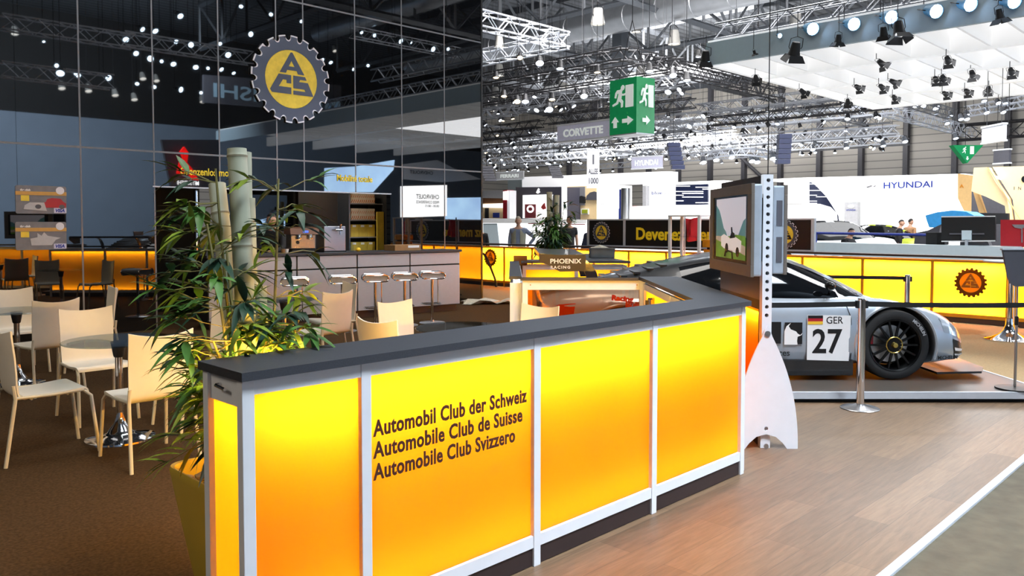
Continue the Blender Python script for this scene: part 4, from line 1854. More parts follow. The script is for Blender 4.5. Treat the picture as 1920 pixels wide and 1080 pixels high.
# rear wing
rw = MB()
rw.prism([(-.80, 1.175), (-.60, 1.165), (-.36, 1.19), (-.35, 1.20), (-.6, 1.195), (-.80, 1.21)], 1.72, Matrix(((1, 0, 0, 0), (0, 0, 1, -.86), (0, 1, 0, 0), (0, 0, 0, 1))))
wing = rw.build('rear_wing', 'car_carbon', rc)
for s in (-1, 1):
    b = MB()
    b.prism([(-.80, 1.20), (-.35, 1.19), (-.355, 1.04), (-.60, 1.035), (-.72, 1.10), (-.80, 1.13)], .014, Matrix(((1, 0, 0, 0), (0, 0, 1, s * .87 - .007), (0, 1, 0, 0), (0, 0, 0, 1))))
    ep = b.build('end_plate', 'wing_amber_tint', wing)
    if s < 0:
        put(text_mesh('PHOENIX', .062, .0012, .001, sx=1.12), 'lettering', 'decal_white', frame((-.695, -.8785, 1.115), (1, 0, 0), (0, 0, 1)), wing)
        put(text_mesh('RACING', .036, .001, .001, sx=1.15, space=1.35), 'lettering', 'decal_white', frame((-.69, -.8785, 1.065), (1, 0, 0), (0, 0, 1)), wing)
    b = MB()
    P = smoothpts([(-.46, s * .42, 1.16), (-.36, s * .42, 1.12), (-.27, s * .42, 1.02), (-.23, s * .42, .90)], 5)
    for p0_, p1_ in zip(P, P[1:]):
        b.prism([(p0_.x - .06, p0_.z), (p0_.x + .06, p0_.z), (p1_.x + .06, p1_.z), (p1_.x - .06, p1_.z)], .014, Matrix(((1, 0, 0, 0), (0, 0, 1, s * .42), (0, 1, 0, 0), (0, 0, 0, 1))))
    b.build('wing_strut', 'car_carbon', wing)


def side(px, py):
    """pixel on the flank, as car x and z"""
    p = atd(px, py, 7.6)
    return p.dot(RT) - 1.06, p.z - .097


def decal(nm_, m, pts_, y, parent=rc, t=.003):
    bb_ = MB()
    bb_.prism(pts_, t, frame((0, y, 0), (1, 0, 0), (0, 0, 1)))
    return bb_.build(nm_, m, parent)


YD = -.968
q = lambda *P: [side(*p) for p in P]
decal('number_plate', 'decal_white', q((1515, 676), (1594, 678), (1597, 592), (1515, 591)), YD - .004)
for i, m in enumerate(('flag_gold', 'red', 'decal_black')):
    y0 = 608.5 - i * 5.6
    decal('flag', m, q((1516, y0), (1544, y0), (1544, y0 - 5.6), (1516, y0 - 5.6)), YD - .008)
x0, z0 = side(1550, 608)
put(text_mesh('GER', .095, .0, .001, sx=.93), 'lettering', 'decal_black', frame((x0, YD - .008, z0 + .005), (1, 0, 0), (0, 0, 1)), rc)
x0, z0 = side(1524, 662)
me = text_mesh('27', .33, .006, .001, sx=.80)
x1, z1 = side(1581, 617)
me.transform(Matrix.Diagonal(((x1 - x0) / max(v.co.x for v in me.vertices), 1, (z1 - z0) / .33 * 0 + 1, 1)))
zz = max(v.co.y for v in me.vertices)
me.transform(Matrix.Diagonal((1, (z1 - z0) / zz, 1, 1)))
put(me, 'race_number', 'decal_black', frame((x0, YD - .008, z0), (1, 0, 0), (0, 0, 1)), rc)
decal('sponsor_square', 'decal_black', q((1434, 645), (1466, 645), (1466, 604), (1434, 604)), YD - .003)
sq = decal('sponsor_square', 'decal_black', q((1473, 646), (1506, 646), (1506, 605), (1473, 605)), YD - .003)
decal('sponsor_mark', 'decal_white', q((1472, 622), (1476, 612), (1484, 606), (1480, 612), (1484, 618), (1494, 622), (1497, 626), (1502, 629), (1506, 625), (1504, 629), (1497, 632), (1496, 640), (1497, 647), (1472, 647)), YD - .007, sq)
x0, z0 = side(1451, 668)
put(text_mesh('services', .085, .001, .001), 'lettering', 'decal_black', frame((x0 - .11, YD - .006, z0), (1, 0, 0), (0, 0, 1)), rc)
x0, z0 = side(1140, 560)
for s_, dx, dz, sz in (('Racing', .03, -.01, .068), ('Bull', .16, -.075, .075)):
    me = text_mesh(s_, sz, .004, .001, sx=1.15)
    me.transform(Matrix.Rotation(-.09, 4, 'Z'))
    put(me, 'lettering', 'decal_red', frame((x0 + dx, -1.004, z0 + dz), (1, 0, 0), (0, .12, 1)), rc)
x0, z0 = side(1750, 687)
put(text_mesh('MICHELIN', .05, .001, .001), 'lettering', 'decal_black', frame((3.0, -.975, .20), (.97, .22, 0), (0, 0, 1)), rc)
b = MB()
b.tube([(1.86 + .06 * math.sin(i / 12 * PI) * .3, -.966, .2 + i / 12 * .55) for i in range(13)], .004, 4)
b.bm.clear()
P = [(2.17, .17), (2.18, .4), (2.17, .6), (2.13, .74)]
b.tube([(x, YD - .002 if z < .7 else -.93, z) for x, z in P], .004, 4)
b.build('door_gap', 'black', rc)

# ---------------------------------------------------------------- screen stand on a fin foot
FU, FV = 1.80, 5.66
sg = thing('screen_stand', 'tall perforated post on a white fin foot holding two screens', 'screen stand', UW(FU, FV), RZ)
hole_c = [(0, 1.90 - k * .0595) for k in range(17)]
post_outline = [[(-.034, .0), (.034, .0), (.034, 1.94), (-.034, 1.94)]] + [circle(.0135, 14, 0, z) for _, z in hole_c] + [circle(.0135, 14, 0, .19)]
put(outline_mesh(post_outline, .03), 'perforated_post', 'alu_white', frame((0, .0, 0), (1, 0, 0), (0, 0, 1)), sg)
b = MB()
b.box(-.03, .03, .031, .04, .86, 1.93)
b.build('post_back', 'black', sg)
fin = []
for z in [i * .05 for i in range(17)]:
    fin.append((.225 - .19 * (z / .80) ** 2.2, z))
fin += [(.02, .845), (.0, .872)]
F_ = [(.225, 0), (.15, .0), (.12, .04), (.07, .085), (.0, .105), (-.07, .085), (-.12, .04), (-.15, 0), (-.225, 0)]
fr = [(x, z) for x, z in fin[1:]] + [(-x, z) for x, z in fin[-2:0:-1]]
poly = [(-.15, 0), (-.12, .04), (-.07, .085), (0, .105), (.07, .085), (.12, .04), (.15, 0), (.225, 0)] + [p for p in fr if p[0] > 0 or p == (0, .872)] + [p for p in fr if p[0] < 0] + [(-.225, 0)]
put(outline_mesh([poly, circle(.014, 14, 0, .145)], .006), 'fin_foot', 'alu_white', frame((0, -.045, 0), (1, 0, 0), (0, 0, 1)), sg)
for z, r in ((.82, .02), (.02, .018)):
    b = MB()
    b.cyl((0, -.058, z), (0, -.05, z), r, n=16)
    b.build('bolt', 'steel', sg, True)
b = MB()
b.box(-.03, .03, .03, 1.12, 1.05, 1.935)
b.build('back_board', 'black', sg)
b = MB()
b.box(-.02, .03, .05, 1.12, .0, 1.0)
b.bm.clear()
b.box(-.028, .028, .03, .07, .0, 1.06)
b.box(-.028, .028, 1.08, 1.12, .0, 1.06)
b.box(-.028, .028, .05, 1.10, .98, 1.06)
b.box(-.028, .028, .05, 1.10, 0, .08)
b.build('lower_frame', 'soft_black', sg)
b = MB()
b.quad((-.02, .06, .06), (-.02, 1.09, .06), (-.02, 1.09, .985), (-.02, .06, .985))
b.build('light_panel', 'amber_panel', sg)
b = MB()
b.box(.018, .024, .06, 1.09, .06, .99)
b.build('back_panel', 'white', sg)
l_ = strip_light(sg, (0.0, .57, .96), -1, .03, 1.0, 6, 0)
strip_light(sg, (0.0, .57, .06), 1, .03, 1.0, 3, 0)
# left screen with its picture
for s, nm_ in ((-1, 'screen_housing'), (1, 'screen_housing')):
    b = MB()
    x0, x1 = (-.165, -.10) if s < 0 else (.06, .15)
    v0 = -.22 if s < 0 else .045
    b.box(x0, x1, v0, .90, 1.235, 1.865, .012)
    hs = b.build(nm_, 'tv_side', sg)
    xf = x0 if s < 0 else x1
    b = MB()
    for y0, y1, z0, z1 in ((v0 - .005, .905, 1.80, 1.87), (v0 - .005, .905, 1.23, 1.31), (v0 - .005, v0 + .09, 1.31, 1.80), (.81, .905, 1.31, 1.80)):
        b.box(xf - .012, xf + .012, y0, y1, z0, z1, .003)
    b.build('bezel', 'tv_frame', hs)
    b = MB()
    b.box(xf - .004, xf + .004, v0 + .08, .82, 1.30, 1.81)
    b.build('screen_glass', 'screen_dark', hs)
    b = MB()
    for z0, z1 in ((1.32, 1.50), (1.58, 1.76)):
        b.box((x0 + x1) / 2 - .02, (x0 + x1) / 2 + .02, v0 - .004, v0 + .001, z0, z1)
    if s > 0: b.build('vent', 'grey_dark', hs)
    if s < 0:
        b = MB()
        b.box(-.10, -.03, -.02, .80, 1.33, 1.78, .01)
        b.build('rear_case', 'soft_black', hs)
    if s < 0:
        FP = lambda o_: frame((xf - .005 - o_, .72, 1.335), (0, -1, 0), (0, 0, 1))

        def pic(nm2, m, pts2, o_):
            bb_ = MB()
            bb_.prism([(x * .80, z * .45) for x, z in pts2], .0008, FP(o_))
            return bb_.build(nm2, m, hs)
        pic('picture_sky', 'screen_sky', [(0, .36), (1, .36), (1, 1), (0, 1)], 0)
        pic('picture_trees', 'screen_teal', [(0, .34), (.42, .34), (.36, .44), (.28, .5), (.2, .66), (.12, .8), (0, .9)], .001)
        pic('picture_trees', 'screen_teal', [(.74, .34), (1, .34), (1, .66), (.93, .62), (.86, .52)], .001)
        pic('picture_meadow', 'screen_green', [(0, 0), (1, 0), (1, .38), (.7, .4), (.4, .36), (0, .36)], .0015)
        pic('picture_road', 'screen_road', [(.0, .30), (.1, .28), (1, .08), (1, .22), (.35, .36), (.0, .36)], .002)
        pic('picture_car', 'screen_white', [(.2, .2), (.3, .16), (.72, .1), (.86, .13), (.88, .3), (.7, .36), (.5, .34), (.3, .4), (.2, .36)], .0026)
        for cx_, cy_ in ((.4, .17), (.76, .12)):
            pic('picture_wheel', 'screen_dark', [(x, y * 1.5 - cy_ * .5) for x, y in circle(.055, 14, cx_, cy_)], .0034)
        pic('picture_driver', 'screen_dark', [(.5, .33), (.68, .35), (.66, .42), (.6, .44), (.58, .52), (.54, .52), (.55, .43)], .003)
        pic('picture_table', 'screen_dark', [(.3, .02), (.36, .02), (.38, .12), (.56, .1), (.57, 0), (.62, 0), (.6, .14), (.36, .18)], .0026)
wire = MB()
wire.cyl(UW(1.805, 5.66, 1.935), UW(1.805, 5.66, 14.6), .004, n=6)
tag(wire.build('hanging_cable', 'black'), 'thin black cable running up from the perforated post to the roof', 'cable')

# ---------------------------------------------------------------- rope posts


def make_post(label):
    t = thing('barrier_post', label, 'barrier post', group='chrome belt posts')
    b = MB()
    b.cyl((0, 0, .01), (0, 0, .945), .033, n=20)
    b.cyl((0, 0, .945), (0, 0, .955), .033, .028, n=20)
    b.build('tube', 'chrome', t, True)
    b = MB()
    b.lathe([(0, 0), (.155, 0), (.16, .006), (.15, .014), (.06, .03), (.036, .045), (0, .045)], 40)
    b.build('base', 'steel', t, True)
    b = MB()
    b.box(-.05, -.025, -.02, .02, .87, .935, .004)
    b.box(.025, .05, -.02, .02, .87, .935, .004)
    b.build('belt_clip', 'black', t)
    return t


bp0 = make_post('chrome belt post standing in front of the race car door and wheel')
bp0.location = UW(3.0, 6.84)
bp0.rotation_euler.z = RZ
bp1 = copy_tree(bp0)
bp1.location = UW(4.92, 9.93)
bp1['label'] = 'chrome belt post behind the bonnet of the race car'
bp2 = copy_tree(bp0)
bp2.location = UW(1.2, 6.86)
bp2['label'] = 'chrome belt post hidden behind the screen stand'
bp3 = copy_tree(bp0)
bp3.location = UW(4.75, 6.80)
bp3['label'] = 'chrome belt post at the outer end of the front belt'
bp4 = copy_tree(bp0)
bp4.location = UW(3.1, 10.4)
bp4['label'] = 'chrome belt post behind the car cabin'


def belt(a, c, sag, label, z=.905):
    b = MB()
    n = 14
    P = [a.lerp(c, i / n) + Vector((0, 0, -sag * 4 * (i / n) * (1 - i / n))) for i in range(n + 1)]
    for s in (0, 1):
        d = FH * (.002 if s else -.002)
        for p0_, p1_ in zip(P, P[1:]):
            q_ = [p0_ + d + Vector((0, 0, z - .022)), p1_ + d + Vector((0, 0, z - .022)), p1_ + d + Vector((0, 0, z + .022)), p0_ + d + Vector((0, 0, z + .022))]
            b.quad(*(q_ if s == 0 else q_[::-1]))
    bmesh.ops.remove_doubles(b.bm, verts=b.bm.verts, dist=1e-5)
    tag(b.build('barrier_belt', 'tape_black'), label, 'belt')


belt(UW(1.25, 6.86), UW(2.95, 6.84), .012, 'black belt stretched past the race car door to the front chrome post')
belt(UW(3.05, 6.84), UW(4.70, 6.80), .01, 'black belt stretched in front of the race car nose')
belt(UW(3.15, 10.4), UW(4.87, 9.93), .0, 'black belt behind the race car windscreen', .915)

# grey sign stand at the right edge and the chrome pedestal table behind it
ss = thing('sign_stand', 'grey sign panel on a thin pole with a black disc foot at the picture edge', 'sign stand', UW(4.56, 7.2, .097), RZ)
b = MB()
b.lathe([(0, 0), (.16, 0), (.16, .012), (.02, .025), (0, .025)], 32)
b.build('base', 'black', ss, True)
b = MB()
b.cyl((0, 0, .02), (0, 0, .62), .011, n=12)
b.cyl((0, 0, .3), (0, 0, 1.05), .008, n=12)
b.build('pole', 'steel', ss, True)
b = MB()
b.cyl((0, 0, .58), (0, 0, .66), .016, n=12)
b.build('pole_clamp', 'black', ss, True)
b = MB()
b.prism([(-.155, 1.27), (.42, 1.27), (.42, .98), (.3, .93), (-.02, .93), (-.075, .96), (-.10, 1.02)], .02, frame((0, 0, 0), (1, 0, 0), (0, 0, 1)))
b.build('sign_panel', 'grey_dark', ss)
b = MB()
b.box(-.16, .43, -.03, .01, 1.26, 1.275)
b.build('panel_cap', 'alu', ss)
hp = thing('pedestal_table', 'tall chrome pedestal with a trumpet foot on the beige carpet by the back counter', 'table', (12.55, 2.83, -.006))
b = MB()
b.lathe([(.045, .3), (.05, .22), (.075, .14), (.12, .09), (.22, .035), (.30, .015), (.30, 0), (0, 0)], 40)
b.build('base', 'chrome', hp, True)
b = MB()
b.cyl((0, 0, .2), (0, 0, 1.07), .035, n=20)
b.build('column', 'chrome', hp, True)
b = MB()
b.lathe([(0, 1.07), (.33, 1.07), (.335, 1.08), (.33, 1.09), (0, 1.09)], 40)
b.build('table_top', 'grey_light', hp, True)

# ---------------------------------------------------------------- stands far across the hall (all square to the stand)


def board(name, label, cat, pts, x, t, mat, group=None):
    o = wall_prism(pts, x, t, name, mat)
    if x > 20 and name not in ('dark_sign', 'sky_blue_cover', 'ramp', 'red_display'):          # walls and stands reach the hall floor
        zz_ = [v.co.z for v in o.data.vertices]
        for v in o.data.vertices:
            if v.co.z < min(1.8, min(zz_) + .35 * (max(zz_) - min(zz_))): v.co.z = -.03
    return tag(o, label, cat, group)


def flat(parent, name, pts, x, mat, t=.02):
    return wall_prism(pts, x - t, t, name, mat, parent)


def words(parent, s, px, py, px2, x, hpx, mat, bold=.0, name='lettering', ext=.01, dy=0):
    """lettering on an upright face at distance x, from column px to px2, hpx tall"""
    p, q = atx(px, py, x), atx(px2, py + dy, x)
    hgt = (atx(px, py - hpx, x).z - p.z)
    me = text_mesh(s, 1, bold, 0)
    xs = [v.co.x for v in me.vertices]
    yy = [v.co.y for v in me.vertices]
    me.transform(Matrix.Translation((-min(xs), -min(0, min(yy)), 0)))
    me.transform(Matrix.Diagonal((abs(q.y - p.y) / (max(xs) - min(xs)), hgt / max(yy), 1, 1)))
    return put(me, name, mat, frame((x - ext, p.y, p.z), (0, -1, 0), (0, 0, 1)), parent)


# white low wall that the visitors stand in front of
lw = board('white_stand_wall', 'long glossy white stand wall behind the man in the vest', 'stand wall', [(860, 418), (1096, 419), (1340, 421), (1340, 470), (860, 470)], 26, .3, 'lit_white')
flat(lw, 'top_edge', [(900, 409), (1100, 412), (1100, 419), (900, 418)], 26, 'white', .06)
flat(lw, 'grey_panel', [(906, 419), (932, 419), (937, 462), (906, 462)], 26, 'ledge_white')
flat(lw, 'red_line', [(990, 418.5), (1096, 420), (1096, 421.5), (990, 420)], 26, 'red', .03)
# dark portal with its glowing inside
fp = board('dark_portal', 'dark grey stand portal with a glowing white inside and a purple display', 'stand portal', [(967, 351), (1052, 350.5), (1052, 412), (967, 410)], 40, 2.0, 'charcoal')
flat(fp, 'white_interior', [(980, 366), (1029, 364.5), (1029, 411), (980, 409)], 40, 'lit_white', .05)
pd = flat(fp, 'purple_display', [(984, 383), (1004, 383), (1004, 409), (984, 409)], 40, 'maroon', .1)
flat(pd, 'ring_mark', [(994 + 6.5 * math.cos(a), 392 + 7 * math.sin(a)) for a in [i * PI / 10 for i in range(20)]], 40, 'lit_white', .14)
flat(pd, 'ring_mark', [(994 + 3.5 * math.cos(a), 392 + 3.5 * math.sin(a)) for a in [i * PI / 10 for i in range(20)]], 40, 'maroon', .18)
flat(fp, 'bright_post', [(1032, 365), (1036, 365), (1035, 385), (1032, 385)], 40, 'lit_white', .06)
flat(fp, 'small_mark', [(1005, 361), (1007, 357), (1009, 353), (1011, 355), (1010, 358), (1012, 360), (1008, 363)], 40, 'lit_white', .05)
flat(fp, 'red_figure', [(1014, 389), (1017, 384), (1021, 380), (1022, 386), (1024, 391), (1018, 393)], 40, 'red', .08)
flat(fp, 'grey_column', [(1036, 366), (1049, 366), (1049, 411), (1033, 411)], 40, 'grey_dark', .04)
board('white_post', 'thin white post between the dark portal and the showroom window', 'post', [(1053, 350), (1057.5, 350), (1057.5, 412), (1053, 412)], 39.8, .3, 'lit_white')
bw = board('white_band', 'long off-white wall band over the far stands under the lamps', 'stand wall', [(979, 332), (1256, 321), (1256, 343), (1058, 350), (979, 351)], 46, 1.0, 'panel_white')
# left pieces by the wall edge
br = board('beige_booth', 'beige booth with a rounded white lintel beside the black wall edge', 'stand booth', [(900, 358), (943, 357), (943, 411), (900, 412)], 38, .8, 'beige_panel')
flat(br, 'upper_band', [(900, 358), (943, 357), (943, 372), (900, 371)], 38, 'grey_light', .1)
flat(br, 'dark_band', [(900, 371), (943, 372), (943, 381), (900, 381)], 38, 'coffee_brown', .06)
flat(br, 'white_lintel', [(902, 383), (942, 381), (945, 386), (943, 390), (902, 389)], 38, 'lit_white', .3)
flat(br, 'doorway', [(909, 390), (915, 390), (915, 410), (909, 410)], 38, 'soft_black', .08)
flat(br, 'purple_screen', [(924, 399), (935, 399), (935, 408), (924, 408)], 38, 'visa_blue', .08)
rp_ = board('red_column', 'red column with a white sign box beside the beige booth', 'column', [(943, 357), (951, 356), (951, 410), (943, 410)], 36, .6, 'red')
flat(rp_, 'sign_box', [(943, 359), (951, 358), (951, 375), (943, 375)], 36, 'lit_white', .1)
board('white_column', 'white column next to the red one', 'column', [(951, 357), (955.5, 357), (955.5, 410), (951, 410)], 36, .6, 'panel_white')
board('pale_wall', 'pale blue corrugated back wall piece behind the red column', 'stand wall', [(902, 322), (978, 328), (978, 362), (902, 362)], 58, .4, 'sky_wall' if 'sky_wall' in MATS else 'ledge_white')
# showroom with a dark car and pictures
sr = board('showroom_booth', 'cream showroom booth with a window and framed pictures', 'stand booth', [(1060, 350), (1122, 348), (1122, 412), (1060, 412)], 42, 1.5, 'beige_panel')
wn = flat(sr, 'window_pane', [(1064, 351), (1096, 350), (1096, 385), (1064, 386)], 42, 'grey_mid', .08)
flat(wn, 'dark_car_shape', [(1078, 376), (1082, 370), (1090, 367), (1096, 369), (1096, 381), (1079, 380)], 42, 'soft_black', .12)
for x0, m in ((1069, 'maroon'), (1089, 'green_car')):
    pf_ = flat(sr, 'picture_frame', [(x0, 391), (x0 + 14, 391), (x0 + 14, 402), (x0, 402)], 42, 'white', .1)
    flat(pf_, 'picture', [(x0 + 2, 393), (x0 + 12, 393), (x0 + 12, 400), (x0 + 2, 400)], 42, m, .14)
flat(sr, 'car_shape', [(1100, 367), (1106, 361), (1114, 359), (1119, 361), (1119, 375), (1098, 375)], 42, 'grey_dark', .1)
wb = board('white_booth', 'tall glowing white booth with faint grey lettering behind the black banner', 'stand booth', [(1119, 348), (1161, 347), (1161, 412), (1119, 412)], 36, 1.2, 'lit_white')
words(wb, 'genuine', 1126, 385, 1160, 36, 3.5, 'grey_light')
gc = MB()
p = atx(1173, 418, 33)
gc.cyl((p.x, p.y, -.03), (p.x, p.y, atx(1173, 353, 33).z), .24, n=20)
tag(gc.build('metal_column', 'steel', None, True), 'round ribbed metal column standing behind the black banner', 'column')
board('blue_column', 'narrow blue board beside the ribbed metal column', 'board', [(1161, 355), (1164, 355), (1164, 411), (1160, 411), (1160, 391), (1161, 391)], 33, .3, 'visa_blue')
# glowing display wall with the striped dark screens
bd1 = board('display_wall', 'bright white display wall with a dark striped screen left of the tall screens', 'display wall', [(1205, 344), (1356, 338), (1356, 412), (1205, 412)], 36, 1.0, 'lit_white')
words(bd1, 'blue', 1222, 365, 1242, 36, 6, 'visa_blue', .01)
words(bd1, 'drive', 1245, 365, 1257, 36, 3, 'visa_blue')
sd = flat(bd1, 'dark_screen', [(1267, 347), (1327, 345), (1327, 384), (1267, 384)], 36, 'navy', .1)
for x0, x1, y in ((1267, 1293, 349), (1304, 1327, 351), (1317, 1327, 354.5), (1267, 1318, 359), (1279, 1318, 362.5), (1267, 1281, 366), (1279, 1318, 369.5), (1267, 1281, 376.5), (1304, 1327, 380)):
    flat(sd, 'light_stripe', [(x0, y - .8), (x1, y - .8), (x1, y + .8), (x0, y + .8)], 36, 'lit_white', .14)
bl = board('white_booth', 'low white reception block in front of the glowing display wall', 'stand booth', [(1182, 387), (1360, 383), (1360, 420), (1182, 420)], 30, 1.0, 'lit_white')
board('red_display', 'small dark red panel at the end of the white reception block', 'panel', [(1186, 386), (1197, 386), (1197, 394), (1186, 394)], 31.5, .3, 'red')
board('grey_pillar', 'light grey pillar at the edge of the glowing display wall', 'pillar', [(1205, 348), (1211, 348), (1211, 387), (1205, 387)], 33, .3, 'grey_light')

# the big white stand wall with the blue lettering
XH = 34
hy = board('brand_wall', 'sweeping white stand wall with blue capital letters above the far cars', 'stand wall', [(1440, 336), (1506, 333), (1810, 325.5), (1810, 416), (1600, 418), (1585, 414), (1572, 404), (1560, 385), (1548, 367), (1530, 348), (1516, 338), (1440, 340)], XH, 1.2, 'lit_white')
words(hy, 'HYUNDAI', 1657, 354, 1749, XH, 11.5, 'visa_blue', .022, ext=.03, dy=-.6)
flat(hy, 'mark', [(1624, 350), (1634, 347), (1636, 349), (1626, 353)], XH, 'grey_mid')
flat(hy, 'mark', [(1636, 349), (1643, 347), (1640, 351)], XH, 'grey_mid')
hs2 = board('striped_screen', 'dark striped screen left of the sweeping white stand wall', 'screen', [(1512, 337), (1600, 335), (1600, 416), (1512, 416)], XH + 1.5, .4, 'navy')
for x0, x1, y in ((1512, 1533, 341), (1512, 1531, 345), (1530, 1545, 349), (1512, 1548, 357), (1512, 1531, 366), (1530, 1560, 369), (1512, 1531, 377), (1512, 1531, 381)):
    flat(hs2, 'light_stripe', [(x0, y - .7), (x1, y - .7), (x1, y + .7), (x0, y + .7)], XH + 1.5, 'lit_white', .05)
board('white_screen_wall', 'blank white screen wall beside the right hand tall screen', 'screen', [(1470, 342), (1512, 340), (1512, 381), (1470, 382)], XH + .8, .3, 'lit_white')
board('white_swoosh', 'low curved white wall piece under the striped screen', 'stand wall', [(1440, 384), (1530, 382), (1550, 388), (1562, 400), (1570, 414), (1440, 414)], XH - .5, .4, 'panel_white')
pl = board('pylon_sign', 'grey pylon sign with a white oval in front of the sweeping wall', 'sign', [(1583, 379), (1608, 378.5), (1608, 409), (1583, 409)], XH - 4, .3, 'grey_light')
flat(pl, 'oval_mark', [(1595.5 + 6 * math.cos(i * PI / 10), 387 + 3.5 * math.sin(i * PI / 10)) for i in range(20)], XH - 4, 'white')
words(pl, 'HYUNDAI', 1587, 395.5, 1604, XH - 4, 3, 'visa_blue', .02)
pk = board('pink_wall', 'pink wall panel with white shapes below the blue capital letters', 'stand wall', [(1632, 387), (1808, 386), (1808, 416), (1632, 416)], XH + .4, .6, 'pink')
flat(pk, 'white_shape', [(1644, 392), (1785, 390), (1790, 400), (1700, 410), (1644, 410)], XH - .1, 'lit_white', .05)
be = board('beige_end_wall', 'beige timber end wall beside the sweeping white wall', 'stand wall', [(1796, 325.5), (1824, 329), (1824, 400), (1808, 396), (1796, 372)], XH - .6, .6, 'beige_side')
flat(be, 'outline_mark', [(1799, 352), (1803, 345), (1807, 352), (1805, 352), (1803, 349), (1801, 352)], XH - .6, 'orange')
# angular beige stand at the right edge
iw = board('angular_wall', 'angular pale timber stand wall with cut out slots at the right edge', 'stand wall', [(1826, 314.5), (1851, 313.5), (1869, 345), (1888, 372), (1912, 412), (1902, 412), (1884, 386), (1849, 369), (1821, 358.5)], 28, .5, 'beige_panel')
flat(iw, 'cut_edge', [(1851, 313.5), (1853, 313.5), (1912, 410), (1912, 412)], 28, 'beige_side', .1)
iw2 = board('angular_wall', 'pale timber wall with spaced capital letters at the right edge', 'stand wall', [(1861, 313), (1940, 311), (1940, 414), (1919, 412), (1899, 375), (1888, 357)], 28.4, .5, 'beige_panel')
words(iw2, 'I', 1901, 356, 1902.5, 28.4, 6, 'grey_dark', .01)
words(iw2, 'N', 1909, 356, 1914.5, 28.4, 6, 'grey_dark', .01)
flat(iw2, 'oval_mark', [(1920 + 5 * math.cos(i * PI / 10), 336 + 6 * math.sin(i * PI / 10)) for i in range(20)], 28.4, 'chrome', .04)
board('dark_recess', 'dark grey recess between the slanted timber walls', 'stand wall', [(1822, 350), (1925, 340), (1925, 416), (1822, 416)], 30.5, .4, 'grey_dark')
board('slanted_post', 'slanted pale timber post under the angular wall', 'post', [(1824, 358), (1833, 361), (1846, 399), (1836, 399)], 28.6, .3, 'beige_side')
board('slot_lamp_box', 'little white box in the slot of the angular timber wall', 'lamp', [(1864, 329), (1875, 332), (1874, 337), (1866, 334)], 28.2, .3, 'lit_white')
# things on the white ledge behind the back counter
lg = tag(wall_prism([(1528, 454.5), (1905, 463), (1905, 492), (1528, 478)], 16.0, .5, 'white_ledge', 'ledge_white'), 'long pale blue-white ledge wall behind the back counter', 'ledge')
rd = board('red_board', 'red board with a grey letter mark on the white ledge at the right edge', 'board', [(1876, 412), (1960, 412), (1960, 464), (1876, 462)], 16.4, .06, 'red')
flat(rd, 'letter_mark', [(1897, 421), (1935, 421), (1935, 427.5), (1917, 427.5), (1917, 455), (1915, 455), (1915, 429), (1903, 427)], 16.4, 'grey_mid', .01)
mo = tag(wall_prism([(1765, 407), (1866, 405), (1866, 452), (1765, 453)], 16.3, .07, 'monitor', 'soft_black'), 'black monitor seen from behind standing on the white ledge', 'monitor')
flat(mo, 'edge', [(1765, 451.5), (1866, 450.5), (1866, 452.5), (1765, 453.5)], 16.3, 'white', .01)
flat(mo, 'edge', [(1765, 405.5), (1866, 404.5), (1866, 406.5), (1765, 407.5)], 16.3, 'white', .01)
flat(mo, 'mount_plate', [(1803, 432), (1821, 432), (1821, 450), (1803, 450)], 16.3, 'ledge_white', .04)
flat(mo, 'mount_bar', [(1780, 437), (1845, 437), (1845, 440), (1780, 440)], 16.3, 'grey_dark', .02)
flat(mo, 'stand_leg', [(1809, 449), (1814, 449), (1814, 461), (1809, 461)], 16.3, 'alu', .04)
tag(wall_prism([(1736, 436), (1771, 436), (1771, 459), (1736, 458.5)], 16.4, .25, 'speaker_box', 'soft_black'), 'black box beside the monitor on the white ledge', 'box')
tag(wall_prism([(1800, 453.5), (1852, 453), (1855, 460), (1800, 460)], 16.35, .2, 'equipment_case', 'grey_dark'), 'low dark case under the monitor on the white ledge', 'case')
bc = board('sky_blue_cover', 'bright blue car cover shape far behind the monitor', 'cover', [(1735, 404), (1757, 398), (1785, 394.5), (1812, 397), (1826, 404), (1826, 430), (1800, 432), (1742, 426), (1738, 415)], 24, 1.0, 'sky_blue')
board('grey_ramp', 'dark slanted ramp panel behind the people at the far cars', 'ramp', [(1707, 446), (1716, 437), (1740, 432), (1766, 420), (1762, 429), (1745, 442), (1725, 449), (1710, 450)], 22, .4, 'grey_dark')
board('dark_sign', 'black sign strip with white letters under the angular timber wall', 'sign', [(1818, 399), (1890, 400), (1890, 420), (1866, 420), (1866, 405), (1818, 404)], 27, .2, 'soft_black')


